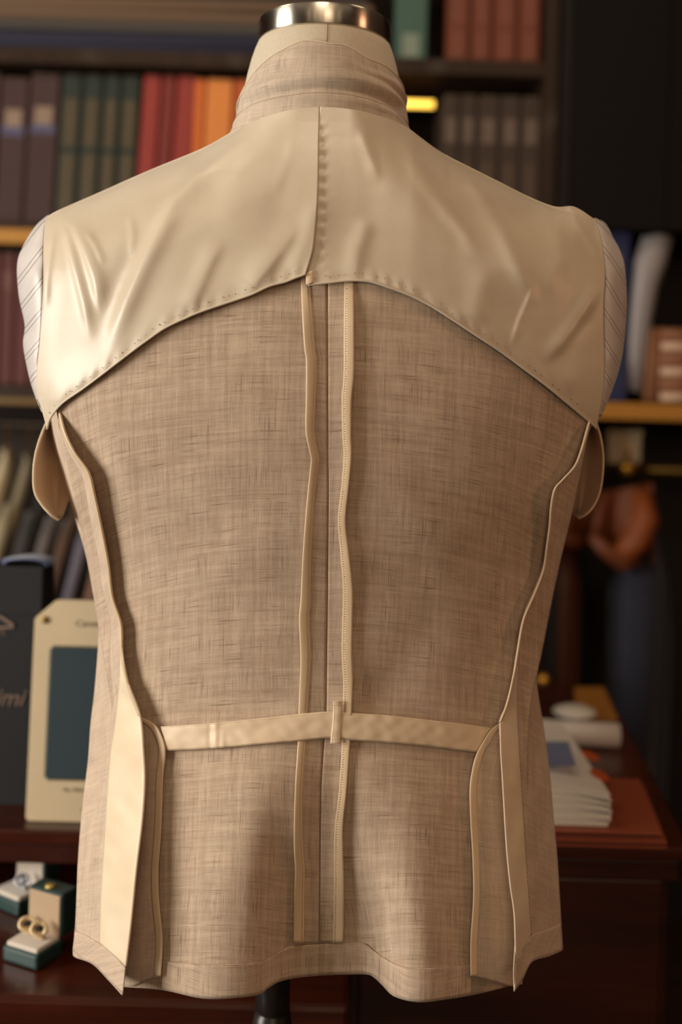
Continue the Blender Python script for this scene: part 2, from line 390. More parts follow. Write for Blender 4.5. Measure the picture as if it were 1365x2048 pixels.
def stitches(name, pts, fn, off, mat, parent, step=9, ln=3.2, wd=.9, jit=0.0, ang=None):
    """a row of small thread stitches, one joined part"""
    L = np.linalg.norm(np.diff(curve(pts, 200)[:, :2], axis=0), axis=1).sum(); n = max(2, int(L / step)); c = curve(pts, n)[:, :2]
    V, Fc = [], []; dd = fn(c[:, 0], c[:, 1]) - off
    for i in range(n):
        t = c[min(i + 1, n - 1)] - c[max(i - 1, 0)]; t = t / np.linalg.norm(t)
        if ang is not None: t = np.array([math.cos(ang + random.uniform(-.5, .5)), math.sin(ang + random.uniform(-.5, .5))])
        nn = np.array([-t[1], t[0]]); c0 = c[i] + nn * random.uniform(-jit, jit); l = ln * random.uniform(.7, 1.2) / 2; b = len(V)
        prof = ((-1, 0), (-.5, .8), (0, 1), (.5, .8), (1, 0))
        for (k, w) in prof:
            q = c0 + t * l * k
            for e in (-1, 1):
                x = q + nn * wd / 2 * e * max(w, .25); V.append(PX(x[0], x[1], dd[i]))
            V.append(PX(q[0], q[1], dd[i] - .0004 * w))
        for k in range(4):
            o = b + k * 3; Fc += [(o, o + 2, o + 5, o + 3), (o + 2, o + 1, o + 4, o + 5)]
    o = mesh_obj(name, V, Fc, mat, parent, smooth=False); o['kind'] = 'stuff'; return o

# ------------------------------------------------------------------ dress form
AX, AY = P(648, 130, 1.06).x, 1.06
form = thing('dress_form', 'headless canvas tailor dummy on a dark pole with a polished chrome neck cap', 'dress form', (AX, AY, 0))
TOR = [(.10, .045, .86), (.13, .055, .88), (.145, .060, .95), (.142, .058, 1.02), (.150, .066, 1.10), (.165, .078, 1.20), (.185, .092, 1.28), (.200, .100, 1.34), (.195, .092, 1.385), (.165, .080, 1.42), (.125, .078, 1.45), (.098, .076, 1.48)]
prof = [(r, z) for r, _, z in TOR] + [(.082, 1.505), (.0785, 1.528), (.0755, 1.542), (.0728, 1.556), (.0692, 1.571), (.066, 1.581), (.0635, 1.587), (.061, 1.589)]
V, Fc = [], []; N = 72
for ii, (r, z) in enumerate(prof):
    rd = TOR[ii][1] if ii < len(TOR) else r
    for k in range(N):
        q = 2 * math.pi * k / N; V.append((AX + r * math.cos(q), AY + (.008 if ii < len(TOR) - 1 else 0) + rd * math.sin(q), z))
for i in range(len(prof) - 1):
    for k in range(N): Fc.append((i * N + k, i * N + (k + 1) % N, (i + 1) * N + (k + 1) % N, (i + 1) * N + k))
Fc += [tuple(range(N))[::-1], tuple(range((len(prof) - 1) * N, len(prof) * N))]
torso = mesh_obj('torso', V, Fc, m_canvas, form)
tube('neck_seam', [(AX + .004, AY - r - .0003, z) for r, z in prof[13:]], .00035, m_seamline, torso, 6)
cap = lathe('neck_cap', [(.050, 1.588), (.0622, 1.5885), (.0634, 1.590), (.0634, 1.606), (.0626, 1.6085), (.060, 1.6095), (.02, 1.611), (.002, 1.611)], (AX, AY), m_chrome, form, 96)
PXo, PYo = P(546, 2000, 1.06).x, 1.06
lathe('pole', [(.009, .05), (.009, .56), (.012, .58), (.0185, .595), (.0205, .62), (.0198, .645), (.0175, .661), (.0150, .664), (.0150, .6655), (.0168, .667), (.0160, .690), (.0140, .72), (.013, .83)], (PXo, PYo), m_pole, form, 40)
lathe('base', [(.14, 0.0), (.15, .008), (.145, .018), (.05, .035), (.012, .06)], (PXo, PYo), m_pole, form, 48)

# ------------------------------------------------------------------ the inside-out jacket
jk = thing('jacket', 'beige linen jacket worn inside out on the dress form, cream lining and bound seams showing', 'jacket', (AX, AY, .70))

SEAM = [(657, 420), (655, 565), (656, 900), (657, 960), (655, 1200), (652, 1430), (645, 1520), (641, 1600), (639, 1890), (638, 1955)]
E_L = [(100, 790), (118, 815), (130, 862), (150, 905), (178, 945), (190, 990), (205, 1060), (218, 1130), (226, 1195), (243, 1250), (246, 1310), (258, 1370), (281, 1432)]
E_R = [(1182, 830), (1174, 860), (1163, 900), (1150, 932), (1125, 960), (1110, 978), (1103, 1012), (1100, 1050), (1094, 1095), (1087, 1140), (1068, 1190), (1047, 1240), (1035, 1305), (1027, 1355), (1014, 1408), (1000, 1444)]
UL = [(281, 1434), (303, 1445), (318, 1462), (330, 1500), (325, 1560), (322, 1650), (316, 1740), (317, 1800), (324, 1880), (321, 1952)]   # left vent allowance edge
UR = [(1002, 1446), (985, 1458), (970, 1480), (956, 1505), (947, 1535), (941, 1580), (943, 1650), (947, 1720), (948, 1800), (943, 1880), (943, 1952)]
HEM_L = [(238, 1972), (252, 1974), (325, 1980), (400, 1996), (453, 1997), (515, 1990), (535, 1977), (557, 1964), (590, 1956), (638, 1951)]
HEM_R = [(638, 1951), (690, 1949), (735, 1949), (750, 1956), (765, 1970), (790, 1993), (838, 2004), (890, 1999), (960, 1987), (1040, 1966)]
bl_left = [(104, 700), (110, 800), (130, 900), (150, 1000), (180, 1150), (205, 1300), (225, 1430), (225, 1600), (222, 1800), (238, 1972)]
br_right = [(1192, 700), (1186, 820), (1170, 900), (1150, 1000), (1115, 1150), (1085, 1300), (1060, 1430), (1055, 1600), (1050, 1800), (1040, 1966)]
top_L = [(104, 700), (200, 640), (400, 560), (500, 520), (657, 480)]
top_R = [(657, 480), (820, 520), (950, 580), (1100, 660), (1192, 700)]
sm_top = [(657, 480)] + SEAM[1:-1] + [(638, 1951)]
for nm, tp, bt, lf, rt, lab in (('back_panel', top_L, HEM_L, bl_left, sm_top, 0), ('back_panel', top_R, HEM_R, sm_top, br_right, 1)):
    g = coons(tp, bt, lf, rt, 230, 110); px, py = g[..., 0], g[..., 1]
    d = DB(px, py) + .0012 * np.exp(-((px - itp(py, [(p[1], p[0]) for p in SEAM])) / 5.) ** 2)
    G = PX(px, py, d); grid_obj(nm, G, m_linen, jk, uvw(G) + (0 if lab == 0 else np.array([.013, .037])), solid=.0008)

# hem turn-up bands and their blind-stitched edge
HS_L = [(324, 1922), (380, 1927), (480, 1928), (515, 1925), (545, 1912), (575, 1894), (600, 1891), (639, 1889)]
HS_R = [(639, 1889), (690, 1886), (725, 1886), (745, 1899), (765, 1914), (795, 1930), (830, 1937), (890, 1935), (943, 1929)]
HB_L = [(324, 1979), (400, 1995), (453, 1996), (515, 1989), (535, 1976), (557, 1963), (590, 1955), (639, 1950)]
HB_R = [(639, 1950), (690, 1948), (735, 1948), (750, 1955), (765, 1969), (790, 1992), (838, 2003), (890, 1998), (943, 1989)]
for A, B in ((HS_L, HB_L), (HS_R, HB_R)):
    g = ruled(A, B, 120, 10); px, py = g[..., 0], g[..., 1]; G = PX(px, py, DB(px, py) - .0022)
    uv = np.stack([G[..., 0] + .5, G[..., 2] + .2], -1); grid_obj('hem_turn_up', G, m_linen, jk, uv, solid=.0008)
    stitches('hem_stitching', [(p[0], p[1] + 1.5) for p in A], DB, .0029, plain('hem_thread', 'c9b79c', .8), jk, 4.2, 3.8, .9)

# centre seam allowances with cream bindings
CLo = [(603, 550), (603, 562), (606, 640), (610, 700), (613, 722), (613, 790), (612, 860), (618, 895), (623, 918), (621, 940), (614, 1010), (607, 1100), (602, 1200), (599, 1240), (602, 1320), (599, 1400), (598, 1430), (597, 1482), (592, 1560), (589, 1640), (589, 1700), (591, 1740), (589, 1800), (588, 1886)]
CRo = [(707, 550), (707, 562), (708, 640), (708, 745), (703, 800), (702, 870), (703, 910), (698, 970), (691, 1040), (697, 1100), (704, 1160), (706, 1200), (704, 1300), (706, 1360), (703, 1425), (700, 1482), (693, 1580), (686, 1650), (686, 1700), (688, 1780), (686, 1885)]
def seam_x(y): return float(itp(y, [(p[1], p[0]) for p in SEAM]))
for edge, s in ((CLo, 1), (CRo, -1)):
    inner = [(seam_x(p[1]) - s * 1.5, p[1]) for p in edge]
    def lift(px, py, s=s, edge=edge):
        sx = itp(py, [(p[1], p[0]) for p in SEAM]); ex = itp(py, [(p[1], p[0]) for p in edge]); f = np.clip((px - sx) / (ex - sx), 0, 1)
        return DB(px, py) - .0006 - (.0036 * f ** 1.3 + .0010 * f * wob(px * 0, py, 160, 3 + s)) * sm(py, 560, 660)
    g = ruled(inner, edge, 220, 12); px, py = g[..., 0], g[..., 1]; G = PX(px, py, lift(px, py))
    uv = uvw(G) + np.array([.31 * s, .11]); grid_obj('seam_allowance', G, m_linen, jk, uv, solid=.0006)
    b_in = [(p[0] + s * (13.5 + 3 * math.sin(p[1] / 90.)), p[1]) for p in edge]
    strip('seam_binding', [(p[0] - s * .8, p[1]) for p in edge], b_in, lift, .0009, m_bind, jk, 200, 6, .0003)
    l_in = [(p[0] + s * 3.6, p[1]) for p in b_in]
    strip('binding_edge', [(p[0] - s * 1.5, p[1]) for p in b_in], l_in, lift, .0006, m_bind, jk, 200, 4, .0001)
    stitches('binding_stitching', b_in[1:], lift, .0014, m_stitch, jk, 5, 3.4, .9)

# yoke lining: two silk halves meeting in a centre pleat
yl_top = [(98, 431), (120, 419), (200, 384), (300, 340), (400, 299), (450, 272), (480, 254), (520, 236), (560, 225), (600, 217), (640, 213)]
yl_bot = [(94, 858), (100, 838), (112, 820), (130, 802), (165, 778), (200, 752), (230, 729), (260, 706), (295, 680), (330, 656), (365, 639), (400, 624), (450, 607), (500, 590), (540, 572), (570, 564), (590, 556), (612, 548)]
yl_lef = [(98, 431), (90, 448), (87, 500), (87, 560), (84, 620), (79, 690), (73, 750), (74, 790), (84, 820), (94, 858)]
yl_rig = [(640, 213), (639, 260), (638, 300), (637, 360), (635, 410), (631, 460), (626, 500), (612, 548)]
yr_top = [(641, 213), (700, 218), (770, 235), (810, 252), (840, 274), (870, 296), (900, 314), (950, 339), (1000, 364), (1060, 394), (1110, 413), (1150, 414), (1192, 440)]
yr_bot = [(616, 570), (632, 568), (660, 565), (700, 561), (740, 563), (780, 575), (820, 590), (860, 610), (900, 635), (950, 668), (1000, 701), (1050, 738), (1100, 776), (1150, 818), (1178, 842), (1194, 857)]
yr_rig = [(1192, 440), (1203, 475), (1210, 520), (1211, 560), (1208, 620), (1209, 680), (1210, 740), (1207, 790), (1200, 825), (1194, 857)]
yr_lef = [(641, 213), (630, 300), (622, 400), (614, 500), (616, 570)]
def yflare(px, py, bot): return sm(py - itp(px, bot), -90, 0)
def DY(px, py, s):
    d = D0(px, py) - .0045
    if s < 0:
        d = d - fold(px, py, [(520, 262), (450, 312), (400, 352), (352, 400), (318, 465), (285, 530), (255, 600), (232, 660), (212, 735)], 15, 24, .0052, .22)
        d = d + fold(px, py, [(300, 430), (255, 520), (215, 610), (195, 680)], 22, 22, .0022, .3)
        d = d - fold(px, py, [(122, 425), (150, 455), (172, 505), (190, 560), (206, 640)], 9, 20, .0040, .3)
        d = d - fold(px, py, [(118, 428), (134, 470), (148, 530), (168, 610), (184, 690)], 8, 12, .0030, .3)
        d = d - fold(px, py, [(112, 438), (102, 490), (92, 560), (88, 640)], 8, 10, .0028, .3)
        d = d - fold(px, py, [(165, 455), (190, 490), (210, 535)], 5, 10, .0014, .3)
        d = d - fold(px, py, [(258, 420), (266, 470), (262, 520)], 8, 10, .0012, .3)
        d = d - fold(px, py, [(452, 470), (420, 520), (385, 600), (370, 640)], 24, 16, .0030, .3)
        d = d - fold(px, py, [(600, 440), (560, 500), (505, 570), (495, 600)], 30, 16, .0034, .3)
        d = d - fold(px, py, [(640, 380), (610, 480), (570, 570)], 18, 18, .0020, .3)
        d = d - fold(px, py, [(540, 300), (470, 345), (400, 350), (330, 345)], 14, 14, .0016, .3)
        d = d - fold(px, py, [(600, 260), (570, 330), (545, 400)], 14, 14, .0012, .3)
        d = d - fold(px, py, [(250, 700), (160, 760), (110, 800), (90, 830)], 30, 20, .0020, .3)
    else:
        d = d - fold(px, py, [(790, 262), (830, 330), (880, 400), (930, 460), (960, 520)], 18, 14, .0034, .3)
        d = d - fold(px, py, [(920, 325), (950, 380), (1000, 450), (1040, 530), (1080, 620)], 22, 14, .0034, .3)
        d = d - fold(px, py, [(720, 250), (740, 310), (760, 370)], 14, 12, .0018, .3)
        d = d - fold(px, py, [(1070, 400), (1110, 450), (1120, 520), (1090, 600)], 26, 18, .0026, .3)
        d = d - fold(px, py, [(1150, 424), (1160, 455), (1185, 490), (1203, 540)], 9, 9, .0022, .3)
        d = d - fold(px, py, [(1130, 418), (1165, 432), (1190, 452)], 6, 6, .0018, .3)
        d = d - fold(px, py, [(1206, 560), (1170, 620), (1120, 690), (1080, 730)], 20, 12, .0036, .3)
        d = d - fold(px, py, [(1160, 640), (1150, 720), (1140, 800)], 24, 24, .0018, .3)
        d = d - fold(px, py, [(740, 430), (715, 500), (705, 560)], 20, 18, .0022, .3)
        d = d - fold(px, py, [(980, 520), (960, 600), (950, 660)], 26, 26, .0020, .3)
        d = d - fold(px, py, [(1075, 560), (1040, 640), (1020, 700)], 5, 9, .0013, .3)
        d = d + .0005 * fold(px, py, [(650, 230), (650, 560)], 25, 25, 1., .1) * np.sin(py / 4.2 + px / 30)* np.exp(-((px-645)/10.)**2)
    return d + .0009 * wob(px, py, 210, 4, 1, .5) + .00022 * wob(px, py, 80, 6, 1, .45)
uo = .0
for s, (tp, bt, lf, rt) in ((1, (yr_top, yr_bot, yr_lef, yr_rig)), (-1, (yl_top, yl_bot, yl_lef, yl_rig))):
    g = coons(tp, bt, lf, rt, 170, 200); px, py = g[..., 0], g[..., 1]
    d = DY(px, py, s) - .0012 * yflare(px, py, bt) - .00035 * np.sin(px / 5.5 + 2 * np.sin(px / 31)) * sm(py - itp(px, bt), -34, -8)
    if s < 0: d = d - .0035 * sm(px, 560, 640) * sm(py, 215, 330)       # the pleat stands proud of the right half
    G = PX(px, py, d); yk = grid_obj('yoke_lining', G, m_lining, jk, uvw(G), solid=.0006)
    # rolled hem edge of the lining
    c = curve(bt, 160); dd = DY(c[:, 0], c[:, 1], s) - .0016 - (.0035 * sm(c[:, 0], 560, 640) if s < 0 else 0)
    tube('rolled_hem', [P(a, b, q) for (a, b), q in zip(c[:, :2], dd)], .0010, m_lining, yk, 8)
    inb = [(p[0], p[1] - 13) for p in bt][1:-1]
    fn = lambda x, y, s=s: DY(x, y, s) - (.0035 * sm(x, 560, 640) * sm(y, 215, 330) if s < 0 else 0)
    stitches('hem_stitching', inb, fn, .0022, m_stitch, yk, 15, 3.4, 1.5, 3.0, R(50))
g = ruled([(612, 547), (613, 570)], [(627, 540), (628, 556), (626, 566)], 10, 8); px, py = g[..., 0], g[..., 1]
grid_obj('pleat_tab', PX(px, py, DY(px, py, -1) - .0022 - .001 * np.sin((px - 612) / 16 * 3)), m_bind, jk, solid=.0006)

# sides: the front panels run from the back seam round to the front of the form
O_L = [(92, 800), (100, 850), (112, 905), (135, 985), (152, 1040), (170, 1100), (188, 1180), (197, 1230), (197, 1290), (190, 1380), (182, 1450), (177, 1520), (165, 1620), (157, 1720), (152, 1840), (146, 1902)]
FE_L = E_L + [(287, 1500), (290, 1560), (285, 1640), (273, 1740), (262, 1850), (251, 1935), (245, 1991)]
O_R = [(1195, 830), (1165, 890), (1140, 960), (1127, 1010), (1111, 1057), (1101, 1092), (1085, 1142), (1071, 1185), (1057, 1235), (1057, 1268), (1065, 1311), (1077, 1392), (1089, 1464), (1100, 1549), (1108, 1642), (1115, 1720), (1122, 1838), (1126, 1900)]
FE_R = E_R + [(1003, 1500), (1006, 1550), (1010, 1620), (1015, 1700), (1022, 1770), (1030, 1830), (1031, 1880), (1028, 1940), (1029, 1983)]
def edge_off(y): return .006 - .022 * float(sm(y, 790, 900)) - .006 * float(sm(y, 1430, 1500)) - .018 * float(sm(y, 1500, 1950))
SURF = {}
for s, E, O, bot in ((-1, FE_L, O_L, [(245, 1991), (215, 1958), (185, 1928), (150, 1914), (146, 1902)]), (1, FE_R, O_R, [(1029, 1983), (1046, 1958), (1064, 1924), (1100, 1912), (1126, 1900)])):
    e = [(p[0], p[1], float(D0(p[0], p[1])) + edge_off(p[1])) for p in E]
    o = [(p[0], p[1], float(itp(p[1], [(800, 1.075), (1000, 1.085), (1250, 1.09), (1500, 1.075), (1900, 1.04)]))) for p in O]
    tp = [e[0], o[0]]; bt = [(b[0], b[1], e[-1][2] + (o[-1][2] - e[-1][2]) * abs(b[0] - e[-1][0]) / abs(o[-1][0] - e[-1][0])) for b in bot]
    g = coons(tp, bt, e, o, 260, 40); px, py, d = g[..., 0], g[..., 1], g[..., 2]
    f = np.linspace(0, 1, 40)[None, :]
    d = d - .012 * np.sin(np.pi * f) * sm(py, 1900, 1300) + .0012 * wob(px, py, 90, 8) * np.sin(np.pi * f) + .0006 * wob(px, py, 30, 9, 1, .4) * np.sin(np.pi * f)
    if s > 0: d = d + .0012 * np.sin(py / 26. + px / 9.) * np.sin(np.pi * f) * sm(py, 1400, 1500)
    g2 = np.stack([px, py, d], -1); SURF[s] = Surf(g2[::2, ::2])
    G = PX(px, py, d)
    # carry on round the side to the front edge (hidden from the photograph)
    ext = []
    for k in range(1, 13):
        a = k / 12 * math.pi / 2; xo = G[:, -1, 0]; yo = G[:, -1, 1]; zc = G[:, -1, 2]
        x = AX + (xo - AX) * np.cos(a * .97) ; y = yo + .10 * np.sin(a) * (1 + 0 * yo); ext.append(np.stack([x, y, zc], -1))
    GG = np.concatenate([G, np.stack(ext, 1)], 1)
    uv = uvw(GG) + np.array([.7 * s, .4]); sp = grid_obj('front_panel', GG, m_linen2, jk, uv, solid=.0009)
    SURF[(s, 'g')] = g2
    # cream bound edge of the side seam
    ee = [p[:2] for p in E[:len(E_L) if s < 0 else len(E_R)]]
    nE = len(ee); ea = [(q[0] - 1.5 * s, q[1], q[2] - .0006) for q in e[:nE]]; eb = [(q[0] + (4.5 if s < 0 else 3.5) * s, q[1], q[2] - .0004) for q in e[:nE]]
    gb = ruled(ea, eb, 160, 5); tb = np.linspace(-1, 1, 5)[None, :]; grid_obj('side_seam_binding', PX(gb[..., 0], gb[..., 1], gb[..., 2] - .0014 * (1 - tb ** 2)), m_bind, jk, solid=.0006)
    stitches('seam_stitching', [(p[0] + 8 * s, p[1]) for p in ee], SURF[s], .0012, m_stitch, jk, 5, 3., .7)

# cream facings of the side vents
FI_L = [(239, 1256), (241, 1330), (236, 1400), (228, 1460), (219, 1520), (213, 1600), (207, 1700), (201, 1800), (199, 1886)]
FO_L = [(243, 1254), (247, 1310), (258, 1370), (281, 1434), (287, 1500), (290, 1560), (285, 1640), (273, 1740), (262, 1850), (252, 1932)]
FI_R = [(1036, 1330), (1034, 1400), (1038, 1480), (1043, 1560), (1048, 1640), (1053, 1720), (1058, 1790), (1063, 1868)]
FO_R = [(1032, 1325), (1014, 1408), (1002, 1446), (1003, 1500), (1006, 1550), (1010, 1620), (1015, 1700), (1022, 1770), (1030, 1830), (1033, 1924)]
for s, A, B in ((-1, FI_L, FO_L), (1, FI_R, FO_R)):
    g = coons([A[0], B[0]], [A[-1], B[-1]], A, [(p[0] - (1 if s < 0 else -1), p[1]) for p in B], 120, 18)
    px, py = g[..., 0], g[..., 1]
    d = SURF[s](px, py) - .0024 - (.0010 * wob(px, py, 55, 11) if s < 0 else .0006 * np.sin(py / 7. - px / 8.)) * np.sin(np.pi * np.linspace(0.05, .95, 18))[None, :]
    f = grid_obj('vent_facing', PX(px, py, d), m_face, jk, solid=.0007)
    stitches('facing_stitching', A, SURF[s], .0034, m_stitch if s > 0 else plain('pale_thread', 'e0cfae', .7), f, 8, 3, 1, 1.0, R(20))
    c = curve(B[2:], 140); dd = SURF[s](c[:, 0], c[:, 1])
    tube('vent_edge', [P(a, b, q - .0022) for (a, b), q in zip(c[:, :2], dd)], .0010, m_linen2, f, 8)
HSI = {-1: ([(150, 1862), (175, 1872), (200, 1888), (225, 1908), (251, 1936)], [(147, 1901), (165, 1918), (190, 1930), (216, 1958), (246, 1988)]),
       1: ([(1122, 1846), (1095, 1858), (1066, 1868), (1050, 1890), (1032, 1926)], [(1125, 1900), (1100, 1911), (1066, 1922), (1046, 1956), (1030, 1980)])}
for s in (-1, 1):
    A, B = HSI[s]; g = ruled(A, B, 50, 10); px, py = g[..., 0], g[..., 1]; G = PX(px, py, SURF[s](px, py) - .0022)
    grid_obj('hem_turn_up', G, m_linen2, jk, uvw(G) + .77, solid=.0008)
    stitches('hem_stitching', A, SURF[s], .0032, plain('hem_thread', 'c9b79c', .8) if s < 0 else m_stitch, jk, 4.2, 3.8, .9)

# vent underlays: the folded allowance of the back panel with its binding
for s, U, inn, bot in ((-1, UL, [(281, 1434), (268, 1480), (262, 1560), (258, 1650), (250, 1740), (242, 1850), (238, 1962)], [(238, 1962), (262, 1972), (290, 1962), (321, 1952)]),
                       (1, UR, [(1002, 1446), (1018, 1480), (1024, 1560), (1030, 1650), (1036, 1740), (1044, 1850), (1045, 1968)], [(1045, 1968), (1022, 1972), (1000, 1966), (970, 1958), (943, 1952)])):
    def DU(px, py, s=s): return DB(px, py) - .0075 + .0045 * sm(np.abs(px - CXB), 325 if s < 0 else 300, 395)
    g = coons([inn[0], U[0]] if False else [inn[0], (inn[0][0] - s * .5, inn[0][1] + .5)], bot, inn, U, 110, 24); px, py = g[..., 0], g[..., 1]
    G = PX(px, py, DU(px, py)); ul = grid_obj('vent_underlay', G, m_linen2, jk, uvw(G) + np.array([.2, .9]), solid=.0008)
    bi = [(p[0] + s * (13 if i > 2 else (4 + 3 * i)), p[1] + (7 if i < 3 else 0)) for i, p in enumerate(U)]
    strip('vent_binding', [(p[0] - s * 1.2, p[1]) for p in U], bi, DU, .0008, m_bind, ul, 110, 6, .0005)
    stitches('binding_stitching', bi[2:], DU, .0024, m_stitch, ul, 5, 3.2, .8)

# waist tape and its loop
TT = [(322, 1453), (385, 1449), (450, 1444), (525, 1436), (598, 1428), (660, 1423), (704, 1426), (780, 1431), (850, 1439), (920, 1447), (982, 1456)]
TB = [(333, 1501), (385, 1499), (450, 1495), (525, 1488), (598, 1482), (660, 1476), (704, 1480), (780, 1485), (850, 1491), (905, 1498), (953, 1504)]
def DT(px, py): return np.minimum(DB(px, py), D0(px, py)) - .0052 - .0012 * np.exp(-((px - 432) / 7.) ** 2) + .0008 * np.exp(-((px - 421) / 6.) ** 2) - .0010 * np.exp(-((px - 446) / 6.) ** 2) * sm(py, 1440, 1495) + .0003 * wob(px, py, 35, 12)
g = ruled(TT, TB, 260, 14); px, py = g[..., 0], g[..., 1]; s_ = np.linspace(-1, 1, 14)[None, :]
tp = grid_obj('waist_tape', PX(px, py, DT(px, py) - .0010 * (1 - s_ ** 4)), m_tape, jk, solid=.0009)
for A, dy in ((TT, 2.6), (TB, -2.6)): stitches('edge_stitching', [(p[0], p[1] + dy) for p in A], DT, .0013, plain('tan_thread', 'b59a74', .7), tp, 4.5, 3.0, .6)
lp = strip('tape_loop', [(667, 1402), (666, 1440), (661, 1487)], [(684, 1402), (683, 1440), (680, 1487)], DT, .0014, m_tape, jk, 60, 10, .0006, .0010)
stitches('loop_stitching', [(670, 1403), (669, 1440), (664, 1484)], DT, .0042, m_stitch, lp, 4, 3, .9)
for a, b in (((667, 1404), (684, 1404)), ((667, 1411), (684, 1411)), ((661, 1480), (680, 1480)), ((661, 1485), (680, 1485))):
    stitches('bar_stitching', [a, ((a[0] + b[0]) / 2, a[1]), b], DT, .0044, m_stitch, lp, 3.5, 3, 1.2)

# collar standing up round the neck
def collar_ring(th, z, r): return (AX + r * math.sin(th), AY - r * math.cos(th), z)
def ctop(a):   # top edge height by angle in degrees (left negative)
    return float(itp(a, [(-110, 1.515), (-75, 1.530), (-58, 1.545), (-48, 1.5525), (-38, 1.559), (-25, 1.5655), (-14, 1.5705), (-6, 1.5700), (6, 1.5675), (16, 1.5675), (24, 1.564), (32, 1.558), (50, 1.556), (75, 1.549), (95, 1.542), (110, 1.53)]))
def neck_r(z): return float(itp(z, sorted([(q[1], q[0]) for q in prof[11:]])))
rows = []
K = 40; A_ = np.linspace(-112, 112, 150)
for i in range(K):
    f = i / (K - 1); row = []
    for a in A_:
        th = R(a); zt = ctop(a); ab = abs(a) / 110
        zb = 1.500 - .014 * ab ** 1.5
        # profile: base band, seam, ridge fold, then the leaf hugging the neck
        zr = 1.5335 - .006 * (abs(a) / 90) ** 1.3 + (.002 * math.sin(th * 3 + .6))
        if f < .5: z = zb + (zr - zb) * f / .5
        else: z = zr + (zt - zr) * (f - .5) / .5
        rb = neck_r(z); sd = float(sm(abs(a), 30, 80))
        base = .0895 + .0008 * math.cos(th * 2)
        if f < .5:
            t = f / .5; r = base + (.0865 - .0085 * sd - base) * t - .0045 * math.exp(-((t - .68) / .13) ** 2) + .0016 * math.exp(-((t - 1) / .10) ** 2) + .0006 * math.exp(-((t - .42) / .05) ** 2)
        else:
            t = (f - .5) / .5; r = .0881 - .0085 * sd + (rb + .0022 - .0881 + .0085 * sd) * (1 - (1 - t) ** 2.2) - .0022 * math.exp(-((t - .28) / .16) ** 2) + .0016 * math.exp(-((t - .48) / .12) ** 2) * float(sm(a, -5, 35)) + .0010 * math.sin(th * 5 + t * 4) * math.sin(math.pi * t)
        r = max(r, rb + .0015)
        row.append(collar_ring(th, z, r))
    rows.append(row)
G = np.array(rows); uv = np.stack([np.broadcast_to(np.radians(A_)[None] * .085, G.shape[:2]), G[..., 2] * 1.15], -1)
cl = grid_obj('collar', G, m_collar, jk, uv, solid=.0012)
for kk, mt, rr in ((11, m_stitch, .00028), (K - 1, plain('collar_edge_thread', 'd8c8ae', .8), .00055)):
    tube('collar_seam' if kk != K - 1 else 'collar_edge', [Vector(p) + (Vector(p) - Vector((AX, AY, p[2]))).normalized() * .0008 for p in G[kk][::2]], rr, mt, cl, 6)

# sleeve heads of striped lining, puffed out beyond the armholes
def sleeve(A, O, s, dA, dO, name='sleeve_lining', slope=1.0):
    a, o = curve(A, 90), curve(O, 90); rows = []; uvs = []
    for i in range(90):
        f = i / 89; row = []; ur = []
        da = float(D0(a[i, 0], a[i, 1])) + dA; do = dO + .0 * f
        pa = PX(a[i, 0], a[i, 1], da); po = PX(o[i, 0], o[i, 1], do)
        for k in range(26):
            t = k / 25
            if t <= .6:
                q = t / .6; px = a[i, 0] + (o[i, 0] - a[i, 0]) * math.sin(q * math.pi / 2); py = a[i, 1] + (o[i, 1] - a[i, 1]) * q
                d = da + (do - da) * (1 - math.cos(q * math.pi / 2))
                w = (.0018 * math.sin(py / 15. + 3 * math.sin(py / 40.)) * (1 - q) ** 2 * (q * 6 if q < .16 else 1) + .0035 * math.exp(-((q - .5) / .2) ** 2) * math.sin(py / 60 + 1)) * math.sin(math.pi * f)
                p = PX(px, py, d - w)
                ur.append(((px - a[i, 0]) * -s * slope / 46. * -1 + (py) / 62., f))
            else:
                q = (t - .6) / .4; p = po + np.array([-s * .06 * q * q, .09 * q, -.01 * q]); ur.append((o[i, 1] / 62. + 1.2 + q, f))
            row.append(p)
        rows.append(row); uvs.append(ur)
    ob = grid_obj(name, np.array(rows), m_stripe, jk, np.array(uvs), solid=.0007)
    return ob
sleeve([(100, 434), (90, 450), (88, 500), (87, 560), (85, 620), (80, 690), (75, 750), (76, 800), (86, 824)], [(98, 429), (72, 452), (48, 490), (35, 528), (38, 590), (50, 650), (47, 690), (58, 750), (70, 790), (84, 824)], -1, .004, 1.055, slope=-1.0)
sleeve([(1188, 438), (1202, 475), (1209, 520), (1210, 560), (1208, 620), (1209, 680), (1208, 740), (1206, 790), (1200, 830)], [(1190, 436), (1212, 448), (1228, 478), (1240, 500), (1250, 535), (1254, 600), (1250, 670), (1242, 725), (1225, 780), (1203, 832)], 1, .004, 1.055, slope=-1.2)

